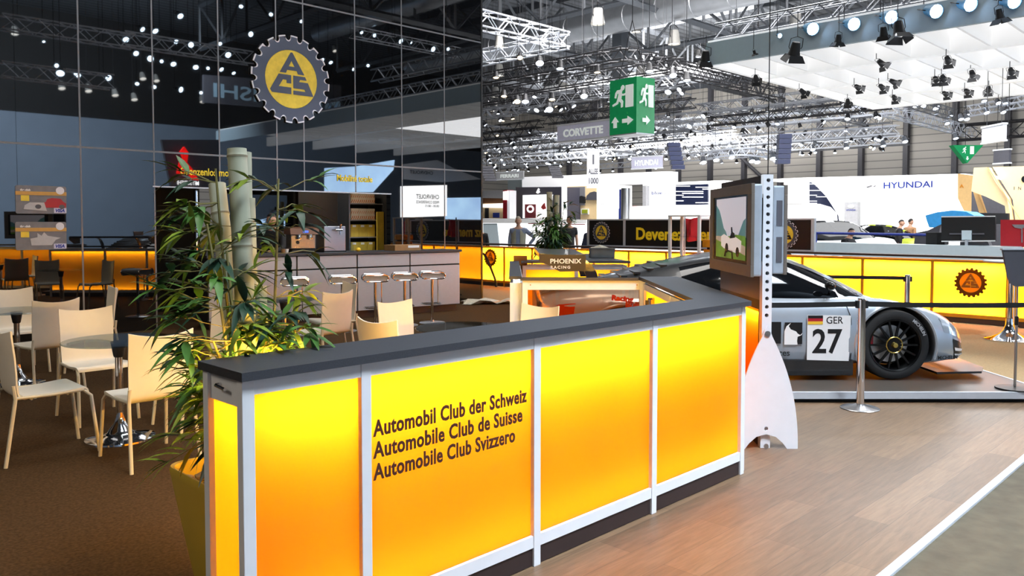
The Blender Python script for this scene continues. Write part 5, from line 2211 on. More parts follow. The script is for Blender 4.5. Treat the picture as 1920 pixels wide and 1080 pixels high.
# ---------------------------------------------------------------- simple far cars
def far_car(name, label, loc, rz, paint, L=4.6, W=1.82, H=1.45, hatch=False):
    t = thing(name, label, 'car', loc, rz)
    k = L / 4.6
    ST = [(-2.28, .62, .38, .70, .74, .76), (-2.2, .78, .28, .82, .90, .93), (-1.7, .88, .22, .86, .95, .98), (-1.0, .9, .2, .85, .93, .95), (0, .9, .2, .84, .92, .94), (.8, .9, .2, .83, .9, .92),
          (1.3, .88, .2, .78, .86, .88), (1.9, .82, .22, .66, .74, .77), (2.2, .68, .3, .54, .60, .63), (2.3, .5, .36, .48, .52, .54)]
    o = loft_body([(x * k, body_prof(w_ * W / 1.82, zb, zs, zt, zc)) for x, w_, zb, zs, zt, zc in ST], 4).build('body', paint, t, True)
    CB = [(-1.9 if hatch else -1.75, .6, .90, .45, .95), (-1.5, .72, .9, .55, 1.22 if hatch else 1.1), (-.9, .78, .88, .58, H - .04), (-.2, .8, .87, .60, H), (.4, .8, .86, .58, H - .06), (.9, .78, .85, .56, 1.16), (1.35, .74, .84, .56, .9)]
    loft_body([(x * k, cab_prof(bw_, zb, rw_, zr)) for x, bw_, zb, rw_, zr in CB], 4).build('window_band', 'car_glass', t, True)
    b_ = MB()
    g = []
    for x, bw_, zb, rw_, zr in CB:
        P_ = cab_prof(bw_, zb, rw_, zr)
        g.append([b_.bm.verts.new((x * k, s_ * (P_[i][0] + .006), P_[i][1] + .008)) for s_, i in ((-1, 4), (-1, 5), (-1, 6), (1, 6), (1, 5), (1, 4))])
    for A_, B_ in zip(g[1:-1], g[2:-1]):
        for j in range(5):
            b_.bm.faces.new((A_[j], A_[j + 1], B_[j + 1], B_[j]))
    b_.build('roof', paint, t, True)
    for wx in (-1.35 * k, 1.4 * k):
        for s_ in (-1, 1):
            b_ = MB()
            b_.cyl((wx, s_ * (W / 2 - .2), .32), (wx, s_ * (W / 2 + .0), .32), .32, n=24)
            wh_ = b_.build('wheel', 'tyre', t, True)
            b_ = MB()
            b_.cyl((wx, s_ * (W / 2 + .0), .32), (wx, s_ * (W / 2 + .012), .32), .21, n=10)
            b_.build('rim', 'steel', wh_)
    return t


p = atx(1592, 470, 21)
far_car('parked_sedan', 'silver grey sedan on the stand beyond the white ledge', (23.9, 10.67, .20), RZ + PI + .12, 'silver_paint', 4.7, 1.85, 1.47)
far_car('parked_sports_car', 'low black sports car just behind the white ledge', UW(8.2, 17.6, -.03), RZ + .1, 'car_carbon', 4.0, 1.9, 1.24).scale.z = .76
far_car('parked_hatchback', 'lime green hatchback behind the silver sedan', UW(13.5, 30, .1), RZ + 2.4, 'green_car', 4.0, 1.75, 1.45, True)
b = MB()
pa, pc = atx(1530, 437, 18.3), atx(1770, 441, 18.3)
b.cyl(pa, pc, .03, n=6)
tag(b.build('barrier_rail', 'visa_blue'), 'blue rail running in front of the silver grey sedan', 'rail')
b = MB()
b.cyl((pa.x, pa.y, -.03), pa, .03, n=8)
tag(b.build('rail_post', 'visa_blue'), 'blue post at the end of the rail by the silver grey sedan', 'post')

# display case and red flag behind the rear wing, crate on the cross counter
dc = thing('display_case', 'narrow glass display case with pale posts in front of the black banner', 'display case', (12.6, 8.35, -.006))
for dx, dy in ((0, 0), (0, -.62), (.4, -.62), (.4, 0)):
    b = MB()
    b.box(dx - .025, dx + .025, dy - .025, dy + .025, 0, 1.74, .003)
    b.build('post', 'alu_white', dc)
b = MB()
b.box(-.03, .43, -.65, .03, 1.72, 1.75)
b.build('top_frame', 'alu_white', dc)
for z in (.9, 1.35):
    b = MB()
    b.box(.0, .4, -.62, 0, z, z + .012)
    b.build('glass_shelf', 'clear_glass', dc)
b = MB()
b.box(0, .4, -.62, 0, .02, .85)
b.build('cabinet', 'white', dc)
fl = thing('red_flag', 'crumpled red cloth hanging in the corner behind the display case', 'flag', (13.8, atx(1284, 440, 13.8).y, -.006))
b = MB()
b.cyl((0, 0, 0), (0, 0, 1.75), .015, n=8)
b.build('pole', 'alu', fl)
b = MB()
n = 7
g = [[b.bm.verts.new((.06 * math.sin(i * 1.3 + j * .4), -.01 - i * .055, 1.70 - j * .09 - .02 * math.sin(i * .8))) for j in range(6)] for i in range(n)]
for i in range(n - 1):
    for j in range(5):
        b.bm.faces.new((g[i][j], g[i + 1][j], g[i + 1][j + 1], g[i][j + 1]))
b.build('cloth', 'red', fl, True)
bn_ = thing('orange_bin', 'orange upright bin with a flat cap beside the tall screen', 'bin', (13.0, 7.62, -.006))
b = MB()
b.box(-.14, .14, -.22, .18, 0, 1.12, .01)
b.build('body', 'orange', bn_)
b = MB()
b.box(-.15, .15, -.24, .2, 1.16, 1.30, .01)
b.build('lid', 'orange', bn_)
b = MB()
b.box(-.1, .1, -.17, .13, 1.12, 1.16)
b.build('slot', 'soft_black', bn_)
cp = UW(1.28, 11.4, 1.105)
cr_ = thing('plastic_crate', 'grey plastic crate wrapped in film on the cross counter', 'crate', cp, RZ)
b = MB()
for x0, x1, y0, y1 in ((-.17, .17, -.14, -.13), (-.17, .17, .13, .14), (-.17, -.16, -.14, .14), (.16, .17, -.14, .14)):
    b.box(x0, x1, y0, y1, 0, .14)
b.box(-.17, .17, -.14, .14, 0, .01)
b.box(-.18, .18, -.15, -.125, .13, .145)
b.build('tub', 'crate', cr_)
b = MB()
rk = random.Random(2)
g = [[b.bm.verts.new((-.16 + i * .032, -.12 + j * .03, .13 + .05 * math.exp(-((i - 4) / 3) ** 2 - ((j - 4) / 3) ** 2) + rk.uniform(-.012, .012))) for j in range(9)] for i in range(11)]
for i in range(10):
    for j in range(8):
        b.bm.faces.new((g[i][j], g[i + 1][j], g[i + 1][j + 1], g[i][j + 1]))
b.build('film', 'plastic_film', cr_, True)

# ---------------------------------------------------------------- hanging signs
RUN = [[(.66, .93), (.73, .97), (.80, .93), (.82, .86), (.78, .79), (.72, .77), (.68, .74), (.66, .66), (.70, .64), (.80, .63), (.86, .65), (.86, .58), (.78, .56), (.66, .57), (.64, .46), (.70, .40), (.74, .36), (.73, .14), (.64, .12), (.63, .30), (.52, .38), (.46, .28), (.18, .20), (.16, .27), (.38, .34), (.44, .46), (.50, .64), (.46, .70), (.40, .64), (.36, .50), (.28, .52), (.32, .70), (.42, .80), (.60, .80), (.63, .84), (.63, .89)]]
ARW_R = [(0, .3), (.5, .3), (.5, .05), (1, .5), (.5, .95), (.5, .7), (0, .7)]
ARW_U = [(.3, 0), (.7, 0), (.7, .5), (.95, .5), (.5, 1), (.05, .5), (.3, .5)]


def escape_face(parent, o, xd, wd, h, arrows):
    P = lambda pts, x0, y0, sx, sy: [((x0 + x * sx) * wd, (y0 + y * sy) * h) for x, y in pts]
    m_ = frame(o, xd, (0, 0, 1))
    put(outline_mesh([P(RUN[0], .02, .42, .68, .48)], .01), 'running_figure', 'sign_white', m_, parent)
    put(outline_mesh([P([(0, 0), (1, 0), (1, 1), (0, 1)], .62, .47, .28, .40)], .01), 'door_symbol', 'sign_white', m_, parent)
    for a_, x0, y0, sx, sy in arrows:
        put(outline_mesh([P(a_, x0, y0, sx, sy)], .01), 'arrow', 'sign_white', m_, parent)


ex = thing('escape_sign', 'green cube shaped escape route sign with running figures hanging from the roof', 'sign')
A_, B_, D_ = atd(1143, 250, 22.4), atd(1193, 250, 21.6), atd(1227, 250, 22.0)
A_.z = B_.z = D_.z = 4.05
Hx = 1.50
E_ = A_ + D_ - B_
b = MB()
b.prism([(v.x, v.y) for v in (A_, B_, D_, E_)], Hx, Matrix.Translation((0, 0, 4.05)))
b.build('box', 'sign_green', ex)
b = MB()
b.prism([(v.x, v.y) for v in (A_, B_, D_, E_)], .03, Matrix.Translation((0, 0, 4.015)))
b.build('base_frame', 'alu', ex)
dA, dB = (B_ - A_), (D_ - B_)
escape_face(ex, Vector((A_.x, A_.y, 4.05)) + dA.cross(Vector((0, 0, 1))).normalized() * .02, dA, dA.length, Hx, ((ARW_U, .08, .12, .3, .2), (ARW_R, .5, .14, .4, .18)))
escape_face(ex, Vector((B_.x, B_.y, 4.05)) + dB.cross(Vector((0, 0, 1))).normalized() * .02, dB, dB.length, Hx, ((ARW_R, .3, .14, .42, .18),))
b = MB()
mid = (A_ + D_) / 2
for s_ in (.2, .8):
    q_ = A_.lerp(D_, s_)
    b.cyl((q_.x, q_.y, 5.55), (mid.x, mid.y, 7.2), .012, n=6)
b.cyl((mid.x, mid.y, 7.2), (mid.x, mid.y, 14.6), .012, n=6)
b.build('hanger', 'truss_dark', ex)


def hung_sign(name, label, px0, py0, px1, py1, hpx, dep0, dep1, s, mat, tmat, bold=.02, hang=True):
    a, c = atd(px0, py0, dep0), atd(px1, py1, dep1)
    zt = (a.z + c.z) / 2
    hgt = hpx * (dep0 + dep1) / 2 / FPX
    d = Vector((c.x - a.x, c.y - a.y, 0))
    t = thing(name, label, 'sign', (a.x, a.y, zt - hgt), math.atan2(d.y, d.x))
    L = d.length
    b_ = MB()
    b_.box(0, L, 0, .12, 0, hgt)
    b_.build('panel', mat, t)
    for z0, z1 in ((-.03, .02), (hgt - .02, hgt + .03)):
        b_ = MB()
        b_.box(-.02, L + .02, -.02, .14, z0, z1)
        b_.build('rail', 'alu_white', t)
    if s:
        me_ = text_mesh(s, hgt * .62, bold * hgt, .004, 'CENTER')
        w_ = max(v.co.x for v in me_.vertices) - min(v.co.x for v in me_.vertices)
        me_.transform(Matrix.Scale(min(1.3, .76 * L / w_), 4, (1, 0, 0)))
        put(me_, 'lettering', tmat, frame((L / 2, -.006, hgt * .27), (1, 0, 0), (0, 0, 1)), t)
    if hang:
        b_ = MB()
        for x in (.15 * L, .85 * L):
            b_.cyl((x, .06, hgt), (x, .06, hgt + 3.2), .01, n=6)
        b_.build('hanger', 'truss_dark', t)
    return t


hung_sign('hanging_sign', 'lilac grey hanging sign with white capitals beside the green cube', 1045, 225, 1143, 236, 31, 24, 22.5, 'CORVETTE', 'sign_grey', 'sign_white')
hung_sign('hanging_sign', 'grey hanging sign with white capitals left of the dark curved speaker column', 1184, 291, 1241, 296, 22, 40, 39, 'HYUNDAI', 'sign_grey', 'sign_white')
hung_sign('hanging_sign', 'grey hanging sign with white capitals near the black wall edge', 930, 322, 981, 323, 14, 46, 45, 'FERRARI', 'grey_light', 'sign_white')
hung_sign('hanging_sign', 'plain silver hanging sign above the escape triangle', 1841, 231, 1880, 241, 30, 24, 23, '', 'grey_light', 'sign_white')
hung_sign('hanging_sign', 'dark grey hanging panel under the plain silver sign', 1863, 279, 1892, 283, 25, 28, 27.5, '', 'grey_dark', 'sign_white')
al = hung_sign('aisle_banner', 'narrow white hanging banner with the aisle number 1 and 1000', 1101, 281, 1124, 281, 70, 30, 30, '', 'panel_white', 'sign_white')
for s_, y_, hh in (('1', .62, .28), ('ALLEE', .36, .15), ('1000', .10, .17)):
    a, c = atd(1101, 281, 30), atd(1124, 281, 30)
    Hh = 70 * 30 / FPX
    me = text_mesh(s_, Hh * hh * 1.3, .01, .004, 'CENTER')
    w_ = max(v.co.x for v in me.vertices) - min(v.co.x for v in me.vertices)
    if w_ > .38: me.transform(Matrix.Scale(.36 / w_, 4, (1, 0, 0)))
    put(me, 'lettering', 'grey_dark', frame((.23, -.006, Hh * y_), (1, 0, 0), (0, 0, 1)), al)
tr = thing('escape_triangle', 'green triangular escape sign with a running figure on the far hall', 'sign')
P3 = [atd(1787, 272, 40), atd(1844, 272, 40), atd(1814, 306, 40)]
wd = (P3[1] - P3[0]).length
hh = P3[0].z - P3[2].z
m_ = frame((P3[0].x, P3[0].y, P3[2].z), RT, (0, 0, 1))
b = MB()
b.prism([(0, hh), (wd * .48, 0), (wd, hh)], .4, m_ @ Matrix.Translation((0, 0, -.4)))
b.build('board', 'sign_green', tr)
put(outline_mesh([[(wd * (.27 + .2 * x), hh * (.48 + .46 * y)) for x, y in RUN[0]]], .01), 'running_figure', 'sign_white', m_, tr)
put(outline_mesh([[(wd * .56, hh * .5), (wd * .69, hh * .5), (wd * .69, hh * .94), (wd * .56, hh * .94)]], .01), 'door_symbol', 'sign_white', m_, tr)
put(outline_mesh([[(wd * (.42 + .12 * x), hh * (.38 - .22 * y)) for x, y in ARW_U]], .01), 'arrow', 'sign_white', m_, tr)
b = MB()
b.cyl(m_ @ Vector((wd * .48, hh, -.2)), m_ @ Vector((wd * .48, hh + 4, -.2)), .012, n=6)
b.build('hanger', 'truss_dark', tr)

# ---------------------------------------------------------------- trusses and lamps under the roof


def truss_mesh(L, w, r, step, tri=False):
    b = MB()
    c = [(0, -w / 2, -w / 2), (0, w / 2, -w / 2), (0, w / 2, w / 2), (0, -w / 2, w / 2)]
    for q in c:
        b.cyl(q, (L, q[1], q[2]), r, n=5)
    n = max(2, int(L / step))
    for f in range(4):
        p, q = Vector(c[f]), Vector(c[(f + 1) % 4])
        for i in range(n):
            x0, x1 = L * i / n, L * (i + 1) / n
            if i % 2: p_, q_ = p, q
            else: p_, q_ = q, p
            b.cyl(p_ + Vector((x0, 0, 0)), q_ + Vector((x1, 0, 0)), r * .6, n=3, caps=False)
    me = bpy.data.meshes.new('lighting_truss')
    b.bm.to_mesh(me)
    b.bm.free()
    return me


TR_CACHE = {}


def truss(a, c, w, mat, label, group='lighting trusses under the roof', r=None, step=None):
    a, c = Vector(a), Vector(c)
    d = c - a
    key = (round(d.length, 1), w, mat)
    if key not in TR_CACHE:
        me = truss_mesh(d.length, w, r or w * .06, step or w)
        me.materials.append(MATS[mat])
        TR_CACHE[key] = me
    o = bpy.data.objects.new('lighting_truss', TR_CACHE[key])
    C.objects.link(o)
    o.location = a
    o.rotation_euler = (0, 0, math.atan2(d.y, d.x))
    for t in (.12, .88):
        b = MB()
        b.cyl((d.length * t, 0, w / 2), (d.length * t, 0, 14.62 - a.z), .008, n=4)
        b.build('hanger', 'truss_dark', o)
    return tag(o, label, 'truss', group)


def make_lamp(name, shell, lens, size, barn=False, label='', yoke=True):
    t = thing(name, label, 'lamp')
    b = MB()
    s = size
    b.lathe([(0, -.9 * s), (.3 * s, -.88 * s), (.36 * s, -.6 * s), (.42 * s, -.1 * s), (.46 * s, .0), (.47 * s, .12 * s), (.43 * s, .12 * s), (.42 * s, .0), (0, -.02 * s)], 12)
    b.build('housing', shell, t, True)
    b = MB()
    b.lathe([(0, .075 * s), (.28 * s, .06 * s), (.425 * s, .0), (.425 * s, -.01 * s), (0, -.01 * s)], 12)
    b.build('lens', lens, t, True)
    if yoke:
        b = MB()
        b.tube([(.46 * s, 0, -.35 * s), (.54 * s, 0, -.5 * s), (.5 * s, 0, -1.15 * s), (0, 0, -1.3 * s), (-.5 * s, 0, -1.15 * s), (-.54 * s, 0, -.5 * s), (-.46 * s, 0, -.35 * s)], .035 * s, 4)
        b.build('yoke', 'truss_dark', t)
    if barn:
        for k in range(4):
            a = k * PI / 2
            b = MB()
            wv = .52 if k % 2 else .42
            m_ = Matrix.Rotation(a, 4, 'Z')
            pts_ = [m_ @ Vector(v) for v in ((.44 * s, -wv * s, .12 * s), (.44 * s, wv * s, .12 * s), (.78 * s, wv * 1.35 * s, .62 * s), (.78 * s, -wv * 1.35 * s, .62 * s))]
            off = m_ @ Vector((.012 * s, 0, 0))
            b.quad(*pts_)
            b.quad(*[p + off for p in pts_[::-1]])
            b.build('barn_door', 'soft_black', t)
    return t


def aim(o, d):
    o.rotation_euler = Vector(d).to_track_quat('Z', 'Y').to_euler()


PROTO = {}
LSIZE = {'par_cool': .36, 'par_warm': .30, 'par_silver': .36, 'blue': .36, 'barn': .30, 'bay': .62, 'mirror': .34}
USED = set()


def lamp(kind, p, d, label, group, size=1.0, hang=14.62, attach=None):
    d = Vector(d).normalized()
    if kind not in PROTO:
        nm_, shell, lens, size, barn = {
            'par_cool': ('spot_lamp', 'truss_dark', 'lamp_cool', .36, False),
            'par_warm': ('spot_lamp', 'truss_dark', 'lamp_warm', .30, False),
            'par_silver': ('spot_lamp', 'alu_truss', 'lamp_cool', .36, False),
            'blue': ('spot_lamp', 'lamp_blue_shell', 'lamp_blue', .36, False),
            'barn': ('fresnel_lamp', 'soft_black', 'lamp_cool', .30, True),
            'bay': ('bay_lamp', 'lamp_shell_white', 'lamp_roof', .62, False),
            'mirror': ('spot_lamp', 'truss_dark', 'lamp_mirror', .34, False),
        }[kind]
        PROTO[kind] = make_lamp(nm_, shell, lens, size, barn)
        o = PROTO[kind]
    else:
        o = copy_tree(PROTO[kind])
    top = LSIZE[kind] * 1.3 * size
    if attach is not None:
        p = Vector(attach) + d * top
    o.location = p
    aim(o, d)
    o.scale = (size,) * 3
    for ch in [c for c in o.children if c.name.startswith('hanger')]:
        bpy.data.objects.remove(ch)
    if attach is None and hang:
        q = Vector(p) - d * top
        if hang - q.z > .02:
            b = MB()
            b.cyl(q, (q.x, q.y, hang), .01, n=4)
            h = b.build('hanger', 'truss_dark')
            h.parent = o
            h.matrix_parent_inverse = Matrix.LocRotScale(Vector(p), o.rotation_euler, Vector((size,) * 3)).inverted()
    o['label'] = label
    if group: o['group'] = group
    elif 'group' in o: del o['group']
    return o


M('lamp_mirror', (205, 232, 255), .3, emit=30, var=.01)
M('lamp_mirror_warm', (255, 214, 150), .3, emit=10, var=.01)
rl = random.Random(17)
down = Vector((0, 0, -1))
GT = 'lighting trusses crowded under the far roof'
GL = 'spot lamps crowded on the far trusses'
LT = 'silver lighting truss among the crowd of trusses under the far roof'
LL = {'par_cool': 'bright white spot lamp on the crowded far trusses', 'par_warm': 'warm white spot lamp on the crowded far trusses', 'par_silver': 'silver cased spot lamp on the crowded far trusses'}
cnt = 0
# far field: rows along both directions
LEN = 9.0
for i in range(19):
    x = 24.5 + i * 1.75
    z = 6.7 + rl.uniform(-.5, .9)
    for j in range(5):
        y0 = x * (.30 if x > 34 else .52) + 2.5 + j * 9.4 + rl.uniform(-1, 1)
        if y0 + LEN > 57: continue
        px_c = (Vector((x, y0 + 4.5, 7)) - CAM)
        u_, v_ = px_c.dot(RT), px_c.dot(FH)
        pxx = 960 + FPX * u_ / v_
        if not 760 < pxx < 1800: continue
        zz = z + rl.uniform(-.35, .35)
        truss((x, y0, zz), (x, y0 + LEN, zz), .42, rl.choice(('truss_bright', 'truss_bright', 'alu_truss') if x > 37 else ('alu_truss', 'truss_dark', 'truss_dark')), LT, GT, r=.03)  # far rows get a paler material to imitate strong light there
        for k in range(5):
            if cnt > 262: break
            yy = y0 + (k + rl.random()) * LEN / 5
            v = Vector((x, yy, zz)) - CAM
            pxx = 960 + FPX * v.dot(RT) / v.dot(FH)
            if pxx < 900 or pxx > 1780: continue
            kd = rl.choices(('par_cool', 'par_warm', 'par_silver'), (6, 2 if x < 34 else .6, 2.2))[0]
            dd = down * rl.uniform(.6, 1.0) + Vector((-FH.x, -FH.y, 0)) * rl.uniform(-.1, .75) + RT * rl.uniform(-.7, .7)
            lamp(kd, None, dd, LL[kd], GL + ' of the %s kind' % kd.split('_')[1], attach=(x, yy, zz - .2), size=rl.uniform(.55, .85))
            cnt += 1
for i in range(9):
    y = 12.5 + i * 4.4
    x0 = max(25, y * 1.0 - 3) + rl.uniform(-1, 1)
    zz = 7.4 + rl.uniform(-.5, .6)
    truss((x0, y, zz), (x0 + LEN, y, zz), .42, rl.choice(('truss_dark', 'alu_truss')), LT, GT, r=.03)
    if x0 + 10 + LEN < 59: truss((x0 + 10, y, zz - .3), (x0 + 10 + LEN, y, zz - .3), .42, 'alu_truss', LT, GT, r=.03)

# near white truss corner beside the wall edge
p1 = atz(1058, 76, 8.0)
truss(p1, p1 + Vector((-9.5, 0, 0)), .5, 'truss_bright', 'white truss arm reaching from its corner towards the viewer by the black wall', None, r=.035)
truss(p1 + Vector((0, 0, 0)), p1 + Vector((0, 7, 0)), .5, 'truss_bright', 'white truss arm running behind the black wall from its corner', None, r=.035)
# dark square truss around the green cube
p2 = atz(1172, 100, 7.4)
truss(p2, p2 + Vector((0, 12, 0)), .4, 'truss_dark', 'dark truss running from its corner above the green cube to the black wall', None, r=.03)
truss(p2, p2 + Vector((8.5, 0, 0)), .4, 'truss_dark', 'dark truss running from its corner above the green cube to the white canopy', None, r=.03)
for k, (px, py, kd) in enumerate(((975, 108, 'par_warm'), (1012, 118, 'par_cool'), (1050, 128, 'par_cool'), (1120, 135, 'par_warm'), (1218, 133, 'par_cool'), (1262, 141, 'par_cool'), (1288, 150, 'par_cool'), (930, 145, 'par_warm'), (945, 180, 'par_warm'), (970, 190, 'par_warm'), (1035, 186, 'par_warm'), (1095, 180, 'par_cool'), (1030, 205, 'par_cool'), (985, 190, 'par_cool'))):
    p = atd(px, py, rl.uniform(23, 27))
    lamp(kd, p, down + Vector((-FH.x, -FH.y, 0)) * rl.uniform(.2, .9), 'small spot lamp hanging left and right of the green cube', 'spot lamps around the green cube', size=.75)
# round bay lamps of the hall
for k, (px, py, dep) in enumerate(((936, 85, 30), (1121, 42, 32), (1264, 80, 36), (1056, 160, 44), (936, 140, 44), (929, 180, 50), (927, 207, 55), (1202, 137, 42), (1193, 58, 48), (1492, 43, 36), (1232, 152, 60))):
    lamp('bay', atd(px, py, dep), down, 'round white bay lamp hanging under the hall roof', 'round bay lamps under the hall roof')

# the louvred white canopy: local to the hall, z = 6
cz = 6.0
cnp = thing('louvred_canopy', 'huge white louvred canopy hanging over the far stands', 'canopy', (20, 12.05, cz))
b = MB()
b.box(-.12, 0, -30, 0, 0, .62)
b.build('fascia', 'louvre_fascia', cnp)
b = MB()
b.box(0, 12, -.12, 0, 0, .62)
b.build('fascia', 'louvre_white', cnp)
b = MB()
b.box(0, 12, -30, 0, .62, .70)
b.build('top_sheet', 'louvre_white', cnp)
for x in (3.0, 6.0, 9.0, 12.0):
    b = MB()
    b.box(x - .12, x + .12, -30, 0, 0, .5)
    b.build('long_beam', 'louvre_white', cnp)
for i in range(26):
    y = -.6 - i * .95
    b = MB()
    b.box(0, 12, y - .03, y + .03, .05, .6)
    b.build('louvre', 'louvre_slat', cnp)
b = MB()
for x, y in ((1, -1), (11, -1), (1, -12), (11, -12)):
    b.cyl((x, y, .7), (x, y, 8.6), .015, n=5)
b.build('hanger', 'truss_dark', cnp)
# truss and blue cased lamps over the fascia
q_ = atx(1318, 100, 20.3)
truss((20.3, 11.9, 6.95), (20.3, -8, 6.95), .42, 'alu_truss', 'grey truss lying along the top of the white canopy fascia', None, r=.032)
truss((17.6, 8.6, 7.0), (17.6, 0, 7.0), .42, 'alu_truss', 'grey truss in front of and above the white canopy fascia', None, r=.032)
for px, py in ((1462, 67), (1523, 54), (1600, 45), (1670, 32), (1754, 21), (1818, 8), (1900, 2)):
    p = atx(px, py, 19.7)
    lamp('blue', p, Vector((-FH.x, -FH.y, 0)) + RT * .1 + down * .35, 'blue cased lamp shining from the truss over the white canopy fascia', 'blue cased lamps over the canopy fascia', hang=p.z + .62)
for k, (px, py, x, sc, dx, dy) in enumerate(((1415, 100, 19.6, 1, .2, .3), (1489, 100, 19.2, 1.7, .4, .2), (1571, 78, 19.6, 1, .2, .1), (1657, 65, 19.4, 1.1, .2, .1), (1686, 62, 19.0, 1.6, .3, .2), (1875, 33, 19.5, 1.1, .2, .2),
                                     (1310, 105, 20.5, 1.1, .2, .2), (1322, 112, 19.8, 1.5, .1, .3))):
    lamp('barn', atx(px, py, x), down + Vector((rl.uniform(-.4, .4), rl.uniform(-.4, .4), 0)), 'black stage lamp hanging in front of the white canopy fascia', 'black stage lamps along the canopy fascia', size=sc * .62, hang=6.8)
for k, (px, py, x) in enumerate(((1418, 149, 23), (1507, 174, 26), (1655, 121, 23), (1778, 115, 23), (1610, 165, 26), (1655, 165, 26), (1678, 155, 26), (1755, 150, 26), (1770, 149, 26), (1824, 142, 26), (1897, 136, 26), (1590, 193, 29), (1678, 185, 29), (1774, 177, 29), (1814, 173, 29), (1853, 170, 29), (1650, 305, 40))):
    if py > 300: continue
    lamp('barn', atz(px, py, 5.72), Vector((rl.uniform(.4, 1), rl.uniform(-.4, .4), -rl.uniform(.25, .6))), 'black barn door lamp under the white louvred canopy', 'black barn door lamps under the louvred canopy', size=.62 + .0 * k, hang=6.0)
# lamps and trusses beyond the canopy at the right
for px, py in ((1782, 217), (1757, 201), (1802, 223), (1813, 215), (1813, 223), (1850, 211), (1881, 210), (1872, 193), (1885, 193), (1716, 199), (1731, 199), (1754, 203), (1776, 231), (1845, 189), (1792, 259), (1697, 265), (1656, 273), (1587, 277), (1524, 280)):
    lamp('par_silver', atd(px, py, rl.uniform(38, 44)), down + Vector((-FH.x, -FH.y, 0)) * rl.uniform(.3, .9), 'white glowing lamp beyond the far edge of the louvred canopy', 'lamps beyond the louvred canopy', size=.8)
for a, c, lab in ((atd(1812, 205, 44), atd(1930, 192, 40), 'grey double truss crossing the upper right beyond the canopy'), (atd(1812, 214, 44), atd(1930, 203, 40), 'lower grey truss crossing the upper right beyond the canopy')):
    c.z = a.z
    truss(a, c, .3, 'truss_bright', lab, None, r=.025)
a, c = atd(1664, 206, 36), atd(1800, 245, 46)
c.z = a.z
truss(a, a + Vector((13, 0, 0)), .5, 'truss_bright', 'long bright truss running from the canopy corner into the hall', None, r=.03)
a = atd(1790, 250, 44)
truss(a, a + Vector((0, -12, 0)), .8, 'truss_dark', 'dark truss behind the plain silver hanging sign', None, r=.05)
# curved white truss and hanging speaker columns in the middle
cc = MB()
P0 = [atd(1315 + 148 * t, 288 - 10 * math.sin(t * PI), 44 - 4 * math.sin(t * PI)) for t in [i / 16 for i in range(17)]]
for dz in (0, -.34):
    cc.tube([p + Vector((0, 0, dz)) for p in P0], .05, 5)
for i, (p, q) in enumerate(zip(P0, P0[1:])):
    cc.cyl(p + Vector((0, 0, -.34 * (i % 2))), q + Vector((0, 0, -.34 * ((i + 1) % 2))), .03, n=4)
tag(cc.build('curved_truss', 'truss_bright'), 'curved white truss hanging below the crowd of lamps', 'truss')
for px in (1319, 1343, 1372, 1410, 1420, 1449, 1455, 1462):
    lamp('par_silver', atd(px, 302 + rl.uniform(-8, 4), 42), down + Vector((-FH.x, -FH.y, 0)) * .6, 'lamp hanging below the curved white truss', 'lamps below the curved white truss')
for px, py0, py1, dep, lab in ((1262, 268, 318, 36, 'dark curved speaker column left of the curved white truss'), (1470, 252, 308, 36, 'dark speaker column right of the curved white truss'), (1038, 312, 334, 40, 'small dark speaker box below the lamps by the aisle banner'), (912, 312, 340, 38, 'dark speaker box beside the black wall edge')):
    t = thing('speaker_column', lab, 'speaker', atd(px, py1, dep), RZ)
    n = 6
    hgt = (py1 - py0) * dep / FPX
    for k in range(n):
        b = MB()
        b.box(-.28, .28, -.2, .2, hgt * k / n + .01, hgt * (k + 1) / n - .005, .01)
        o = b.build('speaker_box', 'navy' if dep < 38 else 'grey_dark', t)
        o.location = (-.012 * (n - k) ** 1.6 * (-1 if px < 1300 else .3), 0, 0)
    b = MB()
    b.cyl((0, 0, hgt), (0, 0, hgt + 3), .012, n=5)
    b.build('hanger', 'truss_dark', t)

# ---------------------------------------------------------------- what the black wall mirrors: the aisle behind the viewer


def refl(px, py, dep):
    p = atd(px, py, dep)
    return Vector((p.x, 2 * YW - p.y, p.z))


def mirrored(name, label, cat, pts, yv, mat, t=.2, plane=YW):
    """an upright board facing the black wall, outlined by where its image shows"""
    q = [aty(px, py, yv) for px, py in pts]
    yr = 2 * plane - yv
    b_ = MB()
    b_.prism([(v.x, v.z) for v in q], t, Matrix(((1, 0, 0, 0), (0, 0, -1, yr), (0, 1, 0, 0), (0, 0, 0, 1))))
    return tag(b_.build(name, mat), label, cat)


GM = 'spot lamps over the aisle mirrored in the black wall'
for k, (px, py) in enumerate(((82, 78), (106, 123), (113, 137), (145, 140), (203, 146), (236, 74), (255, 100), (267, 55), (291, 58), (282, 110), (303, 115), (325, 120), (330, 78), (358, 84), (338, 30), (367, 126), (390, 128), (412, 82), (428, 103), (415, 130), (438, 137), (257, 157), (289, 163), (339, 168), (377, 174), (470, 64), (452, 12),
                               (508, 27), (565, 40), (678, 61), (702, 66), (751, 77), (771, 80), (812, 92), (840, 92), (620, 117), (605, 112), (662, 130), (690, 123), (725, 208), (630, 233))):
    y = 34 + rl.uniform(-4, 4)
    v = aty(px, py, y)
    o = lamp('mirror', (v.x, 2 * YW - y, v.z), Vector((rl.uniform(-.5, .5), .9, -rl.uniform(.3, .9))), 'spot lamp over the aisle seen mirrored in the black wall', GM, size=rl.uniform(.45, .95))
for k, (px, py) in enumerate(((28, 62), (116, 165), (166, 170), (216, 178), (252, 186), (628, 95), (787, 124), (268, 147), (293, 151), (380, 190))):
    y = 50
    v = aty(px, py, y)
    o = lamp('bay', (v.x, 2 * YW - y, v.z), down + Vector((0, .5, 0)), 'round bay lamp mirrored in the black wall', 'bay lamps mirrored in the black wall', size=.7)
